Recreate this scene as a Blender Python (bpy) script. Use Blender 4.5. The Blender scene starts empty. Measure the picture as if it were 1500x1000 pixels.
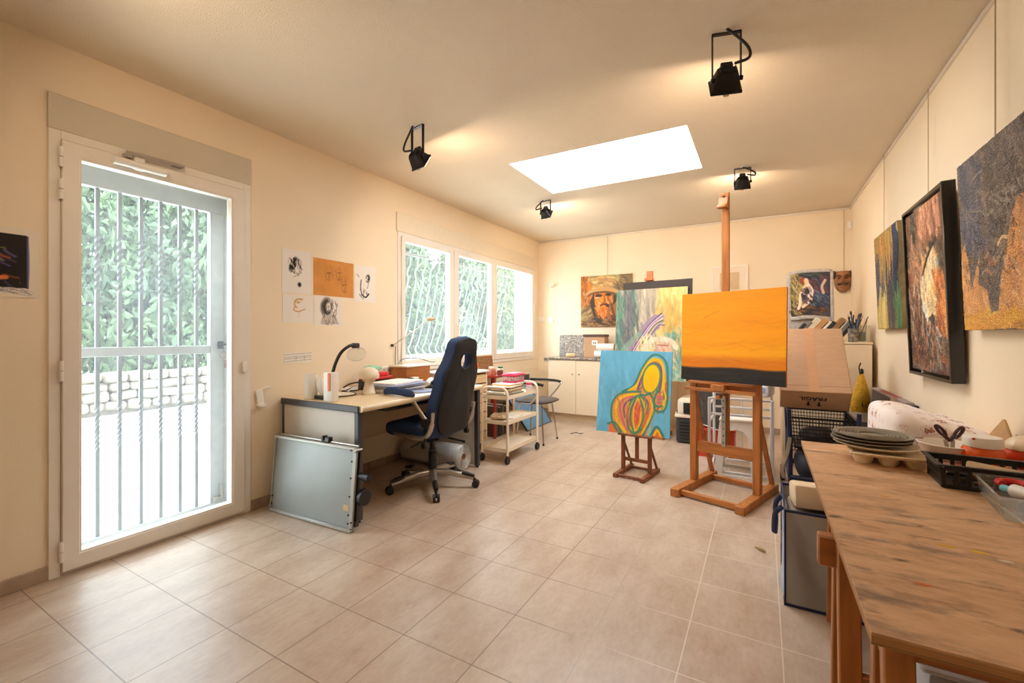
import bpy, bmesh, math, random
import numpy as np
from mathutils import Matrix, Vector, Euler

# ------------------------------------------------------------------ camera, world, lights, exposure
SC = bpy.context.scene
COL = SC.collection
R = math.radians
XL, XR, YB, YF, ZC = -3.04, 0.86, 6.2, -1.3, 2.64     # room: left, right, back, front walls, ceiling

cam_data = bpy.data.cameras.new('camera')
cam_data.sensor_width = 36.0
cam_data.lens = 647.0 / 1500.0 * 36.0
cam_data.shift_y = -10.0 / 1500.0
cam_data.clip_start = 0.02
cam = bpy.data.objects.new('camera', cam_data)
COL.objects.link(cam)
cam.location = (0, 0, 1.2)
cam.rotation_euler = (R(90), 0, R(29.56))
SC.camera = cam

SC.view_settings.view_transform = 'Standard'
SC.view_settings.look = 'None'
SC.view_settings.exposure = 0.1
SC.view_settings.gamma = 1.0
SC.view_settings.use_curve_mapping = False
SC.cycles.use_denoising = True
SC.cycles.max_bounces = 10
SC.cycles.diffuse_bounces = 6
SC.cycles.transparent_max_bounces = 24
SC.cycles.caustics_reflective = False
SC.cycles.caustics_refractive = False
SC.cycles.sample_clamp_indirect = 6.0

SKY_STRENGTH = 12.0
SUN_STRENGTH = 4.0
LAMP_POWER = 9.0
LAMP_COLOR = (1.0, 0.755, 0.53)
SKYLIGHT_STRENGTH = 12.0

world = bpy.data.worlds.new('overcast_sky')
SC.world = world
world.use_nodes = True
wn = world.node_tree.nodes
wn['Background'].inputs[0].default_value = (0.82, 0.92, 1.0, 1)
wn['Background'].inputs[1].default_value = SKY_STRENGTH

sun = bpy.data.lights.new('sun', 'SUN')
sun.energy = SUN_STRENGTH
sun.angle = R(12)
sun.color = (1.0, 0.95, 0.86)
sun_o = bpy.data.objects.new('sun', sun)
COL.objects.link(sun_o)
sun_o.rotation_euler = (R(28), R(18), 0)

def portal(name, loc, rot, sx, sy):          # tells the renderer where daylight enters
    l = bpy.data.lights.new(name, 'AREA')
    l.shape = 'RECTANGLE'; l.size = sx; l.size_y = sy
    l.cycles.is_portal = True
    o = bpy.data.objects.new(name, l); COL.objects.link(o)
    o.location = loc; o.rotation_euler = rot
portal('door_daylight', (XL - 0.36, 1.245, 1.1), (R(90), 0, R(-90)), 0.9, 2.2)
portal('window_daylight', (XL - 0.36, 4.6, 1.5), (R(90), 0, R(-90)), 2.9, 1.36)

# ------------------------------------------------------------------ helpers
def lin(c):
    return tuple((x / 12.92 if x <= 0.04045 else ((x + 0.055) / 1.055) ** 2.4) for x in c)
def rgb(r, g, b):
    return lin((r / 255.0, g / 255.0, b / 255.0))

def mat(name, color, rough=0.5, metal=0.0, noise=0.0, scale=20.0, stretch=(1, 1, 1), bump=0.0, bscale=None,
        spec=0.5, coat=0.0, alpha=1.0, trans=0.0, emit=None, emit_s=0.0, color2=None):
    m = bpy.data.materials.new(name)
    m.use_nodes = True
    nt = m.node_tree; N = nt.nodes; L = nt.links
    b = N['Principled BSDF']
    b.inputs['Base Color'].default_value = (*color, 1)
    b.inputs['Roughness'].default_value = rough
    b.inputs['Metallic'].default_value = metal
    b.inputs['Specular IOR Level'].default_value = spec
    b.inputs['Coat Weight'].default_value = coat
    b.inputs['Alpha'].default_value = alpha
    b.inputs['Transmission Weight'].default_value = trans
    if emit:
        b.inputs['Emission Color'].default_value = (*emit, 1)
        b.inputs['Emission Strength'].default_value = emit_s
    tc = N.new('ShaderNodeTexCoord')
    mp = N.new('ShaderNodeMapping'); mp.inputs['Scale'].default_value = stretch
    L.new(tc.outputs['Object'], mp.inputs['Vector'])
    nz = N.new('ShaderNodeTexNoise'); nz.inputs['Scale'].default_value = scale; nz.inputs['Detail'].default_value = 5
    L.new(mp.outputs[0], nz.inputs['Vector'])
    if noise > 0 or color2:
        rp = N.new('ShaderNodeValToRGB')
        lo = tuple(x * (1 - noise) for x in color); hi = color2 if color2 else tuple(min(1, x * (1 + noise)) for x in color)
        rp.color_ramp.elements[0].color = (*lo, 1); rp.color_ramp.elements[1].color = (*hi, 1)
        rp.color_ramp.elements[0].position = 0.32; rp.color_ramp.elements[1].position = 0.68
        L.new(nz.outputs['Fac'], rp.inputs[0]); L.new(rp.outputs[0], b.inputs['Base Color'])
    if bump > 0:
        n2 = N.new('ShaderNodeTexNoise'); n2.inputs['Scale'].default_value = bscale or scale; n2.inputs['Detail'].default_value = 4
        L.new(mp.outputs[0], n2.inputs['Vector'])
        bp = N.new('ShaderNodeBump'); bp.inputs['Strength'].default_value = bump; bp.inputs['Distance'].default_value = 0.01
        L.new(n2.outputs['Fac'], bp.inputs['Height']); L.new(bp.outputs[0], b.inputs['Normal'])
    return m

class MB:
    """collects shapes, then links them as ONE mesh object"""
    def __init__(s):
        s.bm = bmesh.new(); s.m = 0
    def _merge(s, t):
        for f in t.faces: f.material_index = s.m
        me = bpy.data.meshes.new('t'); t.to_mesh(me); t.free()
        s.bm.from_mesh(me); bpy.data.meshes.remove(me)
        return s
    def box(s, c, d, rot=None, bev=0.0, seg=1):
        t = bmesh.new()
        bmesh.ops.create_cube(t, size=1.0)
        bmesh.ops.scale(t, vec=d, verts=t.verts)
        if bev > 0:
            bmesh.ops.bevel(t, geom=t.edges[:], offset=bev, segments=seg, profile=0.5, affect='EDGES')
        if rot is not None:
            mt = Euler(rot).to_matrix() if not isinstance(rot, Matrix) else rot
            bmesh.ops.transform(t, matrix=mt.to_4x4(), verts=t.verts)
        bmesh.ops.translate(t, vec=c, verts=t.verts)
        return s._merge(t)
    def span(s, a, b, bev=0.0, seg=1):
        return s.box([(a[i] + b[i]) / 2 for i in range(3)], [abs(b[i] - a[i]) for i in range(3)], None, bev, seg)
    def bar(s, p0, p1, w, h, up=(0, 0, 1), bev=0.0):      # rectangular bar between two points
        p0 = Vector(p0); p1 = Vector(p1); z = (p1 - p0); ln = z.length; z.normalize()
        up = Vector(up)
        if abs(z.dot(up)) > 0.97: up = Vector((0, 1, 0)) if abs(z.y) < 0.9 else Vector((1, 0, 0))
        x = up.cross(z).normalized(); y = z.cross(x)
        M = Matrix((x, y, z)).transposed()
        return s.box((p0 + p1) / 2, (w, h, ln), M, bev)
    def cyl(s, p0, p1, r0, r1=None, seg=16):
        r1 = r0 if r1 is None else r1
        return s.tube([p0, p1], [r0, r1], seg)
    def tube(s, pts, r, seg=8, closed=False, flat=1.0):
        P = [Vector(p) for p in pts]; n = len(P)
        rr = r if isinstance(r, (list, tuple)) else [r] * n
        T = []
        for i in range(n):
            a = P[(i - 1) % n] if (closed or i > 0) else P[i]; b = P[(i + 1) % n] if (closed or i < n - 1) else P[i]
            d = (b - a); T.append(d.normalized() if d.length > 1e-9 else Vector((0, 0, 1)))
        u = Vector((0, 0, 1)) if abs(T[0].z) < 0.9 else Vector((1, 0, 0))
        t = bmesh.new(); rings = []
        for i in range(n):
            u = (u - T[i] * u.dot(T[i]))
            if u.length < 1e-6: u = T[i].orthogonal()
            u.normalize(); v = T[i].cross(u)
            rings.append([t.verts.new(P[i] + (u * math.cos(2 * math.pi * k / seg) + v * flat * math.sin(2 * math.pi * k / seg)) * rr[i]) for k in range(seg)])
        for i in range(n if closed else n - 1):
            A = rings[i]; B = rings[(i + 1) % n]
            for k in range(seg): t.faces.new((A[k], A[(k + 1) % seg], B[(k + 1) % seg], B[k]))
        if not closed:
            t.faces.new(rings[0][::-1]); t.faces.new(rings[-1])
        return s._merge(t)
    def lathe(s, prof, loc=(0, 0, 0), seg=24, rot=None, sx=1.0, sy=1.0):
        t = bmesh.new(); rings = []
        for r, z in prof:
            if r < 1e-6: rings.append([t.verts.new((0, 0, z))])
            else: rings.append([t.verts.new((r * sx * math.cos(2 * math.pi * k / seg), r * sy * math.sin(2 * math.pi * k / seg), z)) for k in range(seg)])
        for A, B in zip(rings, rings[1:]):
            for k in range(seg):
                j = (k + 1) % seg
                if len(A) == 1 and len(B) == 1: continue
                if len(A) == 1: t.faces.new((A[0], B[j], B[k]))
                elif len(B) == 1: t.faces.new((A[k], A[j], B[0]))
                else: t.faces.new((A[k], A[j], B[j], B[k]))
        bmesh.ops.recalc_face_normals(t, faces=t.faces)
        if rot is not None:
            bmesh.ops.transform(t, matrix=Euler(rot).to_matrix().to_4x4(), verts=t.verts)
        bmesh.ops.translate(t, vec=loc, verts=t.verts)
        return s._merge(t)
    def ell(s, c, r, seg=16, rot=None):
        prof = [(math.sin(math.pi * i / (seg // 2)), -math.cos(math.pi * i / (seg // 2))) for i in range(seg // 2 + 1)]
        prof[0] = (0, -1); prof[-1] = (0, 1)
        t = bmesh.new(); tmp = MB(); tmp.lathe(prof, seg=seg)
        me = bpy.data.meshes.new('t'); tmp.bm.to_mesh(me); tmp.bm.free(); t.from_mesh(me); bpy.data.meshes.remove(me)
        bmesh.ops.scale(t, vec=r, verts=t.verts)
        if rot is not None: bmesh.ops.transform(t, matrix=Euler(rot).to_matrix().to_4x4(), verts=t.verts)
        bmesh.ops.translate(t, vec=c, verts=t.verts)
        return s._merge(t)
    def prism(s, poly, d, M=None, bev=0.0, seg=2, hole=None):
        """polygon in XY extruded by d along Z, then placed by matrix M; hole: an inner ring with as many points as poly"""
        t = bmesh.new()
        if hole is None:
            v = [t.verts.new((x, y, 0)) for x, y in poly]
            f = t.faces.new(v)
            r = bmesh.ops.extrude_face_region(t, geom=[f])
            bmesh.ops.translate(t, vec=(0, 0, d), verts=[g for g in r['geom'] if isinstance(g, bmesh.types.BMVert)])
        else:
            n = len(poly); q = []
            for z in (0, d):
                q.append([t.verts.new((x, y, z)) for x, y in poly]); q.append([t.verts.new((x, y, z)) for x, y in hole])
            o0, i0, o1, i1 = q
            for k in range(n):
                j = (k + 1) % n
                t.faces.new((o0[j], o0[k], i0[k], i0[j])); t.faces.new((o1[k], o1[j], i1[j], i1[k]))
                t.faces.new((o0[k], o0[j], o1[j], o1[k])); t.faces.new((i0[j], i0[k], i1[k], i1[j]))
        bmesh.ops.recalc_face_normals(t, faces=t.faces)
        if bev > 0:
            e = [e for e in t.edges if len(e.link_faces) == 2 and e.calc_face_angle(0) > R(50)]
            bmesh.ops.bevel(t, geom=e, offset=bev, segments=seg, profile=0.5, affect='EDGES')
        if M is not None: bmesh.ops.transform(t, matrix=M.to_4x4(), verts=t.verts)
        return s._merge(t)
    def grid(s, nu, nv, fn, close_u=False):
        t = bmesh.new()
        V = [[t.verts.new(fn(i / (nu if close_u else nu - 1), j / (nv - 1))) for j in range(nv)] for i in range(nu)]
        for i in range(nu if close_u else nu - 1):
            for j in range(nv - 1):
                t.faces.new((V[i][j], V[(i + 1) % nu][j], V[(i + 1) % nu][j + 1], V[i][j + 1]))
        return s._merge(t)
    def quad(s, a, b, c, d):
        t = bmesh.new(); t.faces.new([t.verts.new(p) for p in (a, b, c, d)]); return s._merge(t)
    def build(s, name, mats, parent=None, smooth=True, angle=38, loc=None, rot=None, solid=0.0, sub=0):
        me = bpy.data.meshes.new(name); s.bm.to_mesh(me); s.bm.free()
        for m in (mats if isinstance(mats, (list, tuple)) else [mats]): me.materials.append(m)
        if smooth:
            me.shade_smooth(); me.set_sharp_from_angle(angle=R(angle))
        o = bpy.data.objects.new(name, me); COL.objects.link(o)
        if parent is not None: o.parent = parent
        if loc is not None: o.location = loc
        if rot is not None: o.rotation_euler = rot
        if solid:
            md = o.modifiers.new('thickness', 'SOLIDIFY'); md.thickness = solid
        if sub:
            md = o.modifiers.new('smooth', 'SUBSURF'); md.levels = sub; md.render_levels = sub
        return o

def tag(o, label=None, cat=None, group=None, kind=None):
    if label: o['label'] = label
    if cat: o['category'] = cat
    if group: o['group'] = group
    if kind: o['kind'] = kind
    return o
def thing(name, label, cat, loc=(0, 0, 0), rz=0.0, group=None, rx=0.0):
    o = bpy.data.objects.new(name, None); COL.objects.link(o)
    o.empty_display_size = 0.05
    o.location = loc; o.rotation_euler = (rx, 0, rz)
    return tag(o, label, cat, group)
def struct(o):
    o['kind'] = 'structure'; return o
def dup(root, loc, rz=None, label=None):
    kids = {}
    for o in bpy.data.objects:
        if o.parent: kids.setdefault(o.parent, []).append(o)
    r = root.copy(); COL.objects.link(r); r.location = loc
    if rz is not None: r.rotation_euler = (root.rotation_euler.x, root.rotation_euler.y, rz)
    if label: r['label'] = label
    for ch in kids.get(root, []):
        c = ch.copy(); COL.objects.link(c); c.parent = r
        for g in kids.get(ch, []):
            d = g.copy(); COL.objects.link(d); d.parent = c
    return r
def arc(c, r, a0, a1, n, ax='xz'):
    out = []
    for i in range(n + 1):
        a = R(a0 + (a1 - a0) * i / n); p = [c[0], c[1], c[2]]
        k0, k1 = 'xyz'.index(ax[0]), 'xyz'.index(ax[1])
        p[k0] += r * math.cos(a); p[k1] += r * math.sin(a); out.append(tuple(p))
    return out
def smooth_path(pts, n=8):
    P = [np.array(p, float) for p in pts]; P = [2 * P[0] - P[1]] + P + [2 * P[-1] - P[-2]]; out = []
    for i in range(1, len(P) - 2):
        for k in range(n):
            t = k / n
            out.append(tuple(0.5 * ((2 * P[i]) + (-P[i - 1] + P[i + 1]) * t + (2 * P[i - 1] - 5 * P[i] + 4 * P[i + 1] - P[i + 2]) * t * t + (-P[i - 1] + 3 * P[i] - 3 * P[i + 1] + P[i + 2]) * t ** 3)))
    out.append(tuple(P[-2])); return out

# ------------------------------------------------------------------ brushwork: colours laid on the canvases' own mesh points
class Paint:
    def __init__(s, W, H, color, asp=1.0, seed=1):
        s.W, s.H, s.asp = W, H, asp       # asp = width / height of the canvas
        s.a = np.ones((H, W, 3)) * np.array(color) / 255.0
        s.u, s.v = np.meshgrid((np.arange(W) + 0.5) / W, (np.arange(H) + 0.5) / H)
        s.r = np.random.RandomState(seed)
    def noise(s, fx, fy, oc=3):
        out = np.zeros((s.H, s.W)); amp = 1.0; tot = 0
        for o in range(oc):
            nx, ny = max(2, int(fx * 2 ** o) + 2), max(2, int(fy * 2 ** o) + 2)
            g = s.r.rand(ny + 1, nx + 1)
            x = s.u * (nx - 1); y = s.v * (ny - 1)
            x0 = x.astype(int); y0 = y.astype(int); tx = x - x0; ty = y - y0
            tx = tx * tx * (3 - 2 * tx); ty = ty * ty * (3 - 2 * ty)
            n = (g[y0, x0] * (1 - tx) + g[y0, x0 + 1] * tx) * (1 - ty) + (g[y0 + 1, x0] * (1 - tx) + g[y0 + 1, x0 + 1] * tx) * ty
            out += n * amp; tot += amp; amp *= 0.55
        return out / tot
    def mix(s, m, color):
        m = np.clip(m, 0, 1)[..., None]; s.a = s.a * (1 - m) + m * np.array(color) / 255.0; return s
    def vary(s, amt, fx, fy, oc=3):
        s.a = np.clip(s.a * (1 + amt * (s.noise(fx, fy, oc)[..., None] * 2 - 1)), 0, 1); return s
    def ell(s, cx, cy, rx, ry, rot=0.0, soft=0.15):
        dx = (s.u - cx) * s.asp; dy = s.v - cy; c, q = math.cos(R(rot)), math.sin(R(rot))
        d = np.sqrt(((dx * c + dy * q) / (rx * s.asp)) ** 2 + ((-dx * q + dy * c) / ry) ** 2)
        return np.clip((1 + soft - d) / (2 * soft + 1e-6), 0, 1)
    def rect(s, x0, y0, x1, y1, soft=0.02):
        f = lambda z: np.clip(z / soft + 0.5, 0, 1)
        return f(s.u - x0) * f(x1 - s.u) * f(s.v - y0) * f(y1 - s.v)
    def poly(s, pts, wob=0.0):
        u, v = s.u, s.v
        if wob: u = u + wob * (s.noise(6, 6) - 0.5); v = v + wob * (s.noise(6, 6) - 0.5)
        ins = np.zeros(u.shape, bool); n = len(pts)
        for i in range(n):
            (x0, y0), (x1, y1) = pts[i], pts[(i + 1) % n]
            if y0 == y1: continue
            ins ^= ((y0 > v) != (y1 > v)) & (u < (x1 - x0) * (v - y0) / (y1 - y0) + x0)
        return ins.astype(float)
    def line(s, pts, w, smooth=True, soft=0.5):
        if smooth and len(pts) > 2: pts = smooth_path(pts, 6)
        m = np.zeros(s.u.shape); n = len(pts)
        for i in range(n - 1):
            (x0, y0), (x1, y1) = pts[i], pts[i + 1]
            pad = w * 2 + 0.02
            ix0 = max(0, int((min(x0, x1) - pad / s.asp) * s.W)); ix1 = min(s.W, int((max(x0, x1) + pad / s.asp) * s.W) + 2)
            iy0 = max(0, int((min(y0, y1) - pad) * s.H)); iy1 = min(s.H, int((max(y0, y1) + pad) * s.H) + 2)
            if ix1 <= ix0 or iy1 <= iy0: continue
            px = (s.u[iy0:iy1, ix0:ix1] - x0) * s.asp; py = s.v[iy0:iy1, ix0:ix1] - y0
            ex, ey = (x1 - x0) * s.asp, y1 - y0; L2 = ex * ex + ey * ey + 1e-12
            t = np.clip((px * ex + py * ey) / L2, 0, 1)
            d = np.sqrt((px - t * ex) ** 2 + (py - t * ey) ** 2)
            k = np.clip((w - d) / (w * soft + 1e-9) + 0.5, 0, 1)
            m[iy0:iy1, ix0:ix1] = np.maximum(m[iy0:iy1, ix0:ix1], k)
        return m
    def stroke(s, pts, w, color, op=1.0, soft=0.5):
        return s.mix(s.line(pts, w, True, soft) * op, color)
    def dabs(s, n, box, colors, ln, w, ang, spread=20, op=0.8, wob=0.15):
        x0, y0, x1, y1 = box
        for i in range(n):
            cx, cy = s.r.uniform(x0, x1), s.r.uniform(y0, y1); a = R(ang + s.r.uniform(-spread, spread)); l = ln * s.r.uniform(0.5, 1.3)
            dx, dy = math.cos(a) * l / 2 / s.asp, math.sin(a) * l / 2; b = l * wob * s.r.uniform(-1, 1)
            c = np.array(colors[s.r.randint(len(colors))], float) * s.r.uniform(0.85, 1.12)
            s.stroke([(cx - dx, cy - dy), (cx + b * math.sin(a), cy - b * math.cos(a)), (cx + dx, cy + dy)], w * s.r.uniform(0.5, 1.2), np.clip(c, 0, 255), op * s.r.uniform(0.5, 1))
        return s

def paint_mat(name, rough=0.5, bump=0.25, bscale=120.0, spec=0.35):
    m = mat(name, (0.5, 0.5, 0.5), rough, bump=bump, bscale=bscale, spec=spec)
    at = m.node_tree.nodes.new('ShaderNodeAttribute'); at.attribute_name = 'brushwork'
    m.node_tree.links.new(at.outputs['Color'], m.node_tree.nodes['Principled BSDF'].inputs['Base Color'])
    return m
M_PAINT = paint_mat('oil_paint', 0.45, 0.12)
M_INK = paint_mat('ink_on_paper', 0.8, 0.05)

def painted(name, p, W, H, depth, side, parent=None, front=None, relief=0.0, edge=None):
    """a canvas or sheet: x across, z up, its painted front faces -y; front is a dense grid that carries the brushwork colours"""
    nx, nz = p.W, p.H
    uu = np.linspace(0, 1, nx); vv = np.linspace(0, 1, nz)
    X, V = np.meshgrid((uu - 0.5) * W, vv)
    if edge is not None: X = X + edge(V) * (uu[None, :] ** 3)
    Z = (1 - V) * H
    Yf = -relief * (p.a.mean(2) + 0.6 * p.r.rand(nz, nx)) if relief else np.zeros_like(X)
    Yf[0, :] = Yf[-1, :] = 0; Yf[:, 0] = Yf[:, -1] = 0
    co = np.stack([X, Yf, Z], -1).reshape(-1, 3)
    idx = np.arange(nx * nz).reshape(nz, nx)
    q = np.stack([idx[1:, :-1], idx[1:, 1:], idx[:-1, 1:], idx[:-1, :-1]], -1).reshape(-1, 4)
    rim = np.concatenate([idx[0, :], idx[1:, -1], idx[-1, -2::-1], idx[-2:0:-1, 0]])
    back = co[rim].copy(); back[:, 1] = depth
    n0 = len(co); nb = len(rim); bi = n0 + np.arange(nb)
    verts = np.concatenate([co, back]).tolist()
    faces = q.tolist() + [[int(rim[k]), int(rim[(k + 1) % nb]), int(bi[(k + 1) % nb]), int(bi[k])] for k in range(nb)] + [bi[::-1].tolist()]
    me = bpy.data.meshes.new(name); me.from_pydata(verts, [], faces)
    me.materials.append(front or M_PAINT); me.materials.append(side)
    for f in me.polygons[len(q):]: f.material_index = 1
    c = np.clip(p.a, 0, 1).reshape(-1, 3); c = np.where(c <= 0.04045, c / 12.92, ((c + 0.055) / 1.055) ** 2.4)
    c = np.concatenate([c, c[rim]]); c = np.concatenate([c, np.ones((len(c), 1))], 1)
    at = me.color_attributes.new('brushwork', 'FLOAT_COLOR', 'POINT'); at.data.foreach_set('color', c.astype(np.float32).ravel())
    me.update()
    o = bpy.data.objects.new(name, me); COL.objects.link(o)
    if parent is not None: o.parent = parent
    return o
# ------------------------------------------------------------------ materials
def wall_mat(name, c, bump=0.12, bscale=180):
    return mat(name, c, 0.85, noise=0.03, scale=1.5, bump=bump, bscale=bscale, spec=0.2)
M_WALL = wall_mat('cream_plaster', rgb(238, 222, 196))
M_CEIL = wall_mat('stippled_ceiling', rgb(226, 212, 190), 0.5, 150)
M_EXT = wall_mat('exterior_render', rgb(225, 225, 222))
M_WHITE = mat('white_lacquer', rgb(233, 226, 216), 0.4, noise=0.02, scale=6)
M_ROLL = mat('roller_box_plastic', rgb(205, 194, 176), 0.5, noise=0.02, scale=4)
M_ALU = mat('grey_aluminium', rgb(196, 204, 208), 0.4, 0.3, noise=0.05, scale=20)
M_GRILLE = mat('white_iron', rgb(122, 128, 132), 0.5, noise=0.04, scale=20)
M_SKIRT = mat('skirting_tile', rgb(168, 146, 126), 0.5, noise=0.12, scale=18)
M_BLACK = mat('black_plastic', rgb(24, 23, 24), 0.42, noise=0.15, scale=30)
M_BLACKM = mat('black_metal', rgb(22, 20, 19), 0.35, 0.4, noise=0.15, scale=30)
M_CHROME = mat('chrome', rgb(205, 200, 192), 0.18, 1.0, noise=0.03, scale=10)
M_SILVER = mat('silver_paint', rgb(178, 170, 160), 0.32, 0.75, noise=0.04, scale=25)
M_PAPER = mat('white_paper', rgb(240, 234, 224), 0.85, noise=0.02, scale=10)
M_PLAST = mat('white_plastic', rgb(236, 232, 224), 0.35, noise=0.015, scale=8)
M_CARD = mat('cardboard', rgb(188, 150, 116), 0.8, noise=0.06, scale=9, stretch=(1, 1, 6))
M_SIDE = mat('canvas_edge', rgb(196, 180, 156), 0.8, noise=0.06, scale=60)

def wood_mat(name, c, rough=0.45, stretch=(12, 12, 1), var=0.25, scale=3.0):
    m = mat(name, c, rough, noise=var, scale=scale, stretch=stretch, bump=0.08, bscale=scale * 3)
    return m
M_EASEL = wood_mat('oiled_beech', rgb(176, 110, 50), 0.45)
M_EASELH = wood_mat('oiled_beech_crosswise', rgb(176, 110, 50), 0.45, (1, 12, 12))
M_EASELD = wood_mat('dark_stained_beech', rgb(128, 74, 40), 0.5)
M_PINE = wood_mat('varnished_pine', rgb(176, 112, 58), 0.4, (14, 14, 1), 0.22)

def glass_mat(name, veil=0.06):
    m = bpy.data.materials.new(name); m.use_nodes = True
    N = m.node_tree.nodes; L = m.node_tree.links; N.clear()
    out = N.new('ShaderNodeOutputMaterial')
    tr = N.new('ShaderNodeBsdfTransparent'); tr.inputs[0].default_value = (0.96, 0.98, 0.98, 1)
    gl = N.new('ShaderNodeBsdfGlossy'); gl.inputs['Roughness'].default_value = 0.03
    df = N.new('ShaderNodeBsdfTranslucent'); df.inputs[0].default_value = (0.9, 0.95, 0.97, 1)
    nz = N.new('ShaderNodeTexNoise'); nz.inputs['Scale'].default_value = 3.0
    mr = N.new('ShaderNodeMapRange'); mr.inputs['To Min'].default_value = veil * 0.7; mr.inputs['To Max'].default_value = veil * 1.3
    L.new(nz.outputs['Fac'], mr.inputs['Value'])
    a = N.new('ShaderNodeMixShader'); b = N.new('ShaderNodeMixShader')
    lw = N.new('ShaderNodeLayerWeight'); lw.inputs['Blend'].default_value = 0.5
    pw = N.new('ShaderNodeMath'); pw.operation = 'POWER'; pw.inputs[1].default_value = 5.0; L.new(lw.outputs['Facing'], pw.inputs[0])
    fr = N.new('ShaderNodeMath'); fr.operation = 'MULTIPLY_ADD'; fr.inputs[1].default_value = 0.5; fr.inputs[2].default_value = 0.03; L.new(pw.outputs[0], fr.inputs[0])
    L.new(mr.outputs[0], a.inputs[0]); L.new(tr.outputs[0], a.inputs[1]); L.new(df.outputs[0], a.inputs[2])
    L.new(fr.outputs[0], b.inputs[0]); L.new(a.outputs[0], b.inputs[1]); L.new(gl.outputs[0], b.inputs[2])
    L.new(b.outputs[0], out.inputs[0])
    return m
M_GLASS = glass_mat('glare_veiled_window_glass', 0.055)  # translucent white veil imitates the milky glare of the bright outdoors

def floor_material():
    m = bpy.data.materials.new('beige_floor_tile'); m.use_nodes = True
    N = m.node_tree.nodes; L = m.node_tree.links; b = N['Principled BSDF']
    tc = N.new('ShaderNodeTexCoord'); mp = N.new('ShaderNodeMapping')
    T = 0.3285
    mp.inputs['Location'].default_value = (0.592 + 20 * T, -0.667 + 20 * T, 0)
    L.new(tc.outputs['Object'], mp.inputs['Vector'])
    br = N.new('ShaderNodeTexBrick'); br.offset = 0.0; br.squash = 1.0
    br.inputs['Scale'].default_value = 1.0; br.inputs['Brick Width'].default_value = T; br.inputs['Row Height'].default_value = T
    br.inputs['Mortar Size'].default_value = 0.0024; br.inputs['Mortar Smooth'].default_value = 0.15
    br.inputs['Color1'].default_value = (0.42, 0.42, 0.42, 1); br.inputs['Color2'].default_value = (0.58, 0.58, 0.58, 1)
    L.new(mp.outputs[0], br.inputs['Vector'])
    nz = N.new('ShaderNodeTexNoise'); nz.inputs['Scale'].default_value = 5.5; nz.inputs['Detail'].default_value = 9; nz.inputs['Roughness'].default_value = 0.68
    n2 = N.new('ShaderNodeTexNoise'); n2.inputs['Scale'].default_value = 60; n2.inputs['Detail'].default_value = 4
    st = N.new('ShaderNodeMapping'); st.inputs['Scale'].default_value = (1.0, 0.45, 1)
    L.new(tc.outputs['Object'], st.inputs['Vector']); L.new(st.outputs[0], nz.inputs['Vector']); L.new(st.outputs[0], n2.inputs['Vector'])
    ad = N.new('ShaderNodeMath'); ad.operation = 'MULTIPLY_ADD'; ad.inputs[1].default_value = 0.22
    L.new(br.outputs['Color'], ad.inputs[0]); L.new(nz.outputs['Fac'], ad.inputs[2])
    a3 = N.new('ShaderNodeMath'); a3.operation = 'MULTIPLY_ADD'; a3.inputs[1].default_value = 0.25
    L.new(n2.outputs['Fac'], a3.inputs[0]); L.new(ad.outputs[0], a3.inputs[2])
    rp = N.new('ShaderNodeValToRGB'); e = rp.color_ramp.elements
    e[0].position = 0.52; e[0].color = (*rgb(166, 139, 116), 1); e[1].position = 0.92; e[1].color = (*rgb(200, 182, 163), 1)
    L.new(a3.outputs[0], rp.inputs[0])
    # grout: tan joints, turning whiter towards the right-hand side of the room
    sp = N.new('ShaderNodeSeparateXYZ'); L.new(tc.outputs['Object'], sp.inputs[0])
    mr = N.new('ShaderNodeMapRange'); mr.inputs['From Min'].default_value = -0.8; mr.inputs['From Max'].default_value = -0.3
    L.new(sp.outputs['X'], mr.inputs['Value'])
    gm = N.new('ShaderNodeMix'); gm.data_type = 'RGBA'
    gm.inputs[6].default_value = (*rgb(132, 108, 88), 1); gm.inputs[7].default_value = (*rgb(214, 202, 186), 1)
    L.new(mr.outputs[0], gm.inputs[0])
    mx = N.new('ShaderNodeMix'); mx.data_type = 'RGBA'
    L.new(br.outputs['Fac'], mx.inputs[0]); L.new(rp.outputs[0], mx.inputs[6]); L.new(gm.outputs[2], mx.inputs[7])
    L.new(mx.outputs[2], b.inputs['Base Color'])
    r2 = N.new('ShaderNodeMapRange'); r2.inputs['To Min'].default_value = 0.3; r2.inputs['To Max'].default_value = 0.42
    L.new(nz.outputs['Fac'], r2.inputs['Value']); L.new(r2.outputs[0], b.inputs['Roughness'])
    b.inputs['Specular IOR Level'].default_value = 0.85
    sb = N.new('ShaderNodeMath'); sb.operation = 'MULTIPLY_ADD'; sb.inputs[1].default_value = -2.0
    L.new(br.outputs['Fac'], sb.inputs[0]); L.new(a3.outputs[0], sb.inputs[2])
    bp = N.new('ShaderNodeBump'); bp.inputs['Strength'].default_value = 0.22; bp.inputs['Distance'].default_value = 0.004
    L.new(sb.outputs[0], bp.inputs['Height']); L.new(bp.outputs[0], b.inputs['Normal'])
    return m

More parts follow.
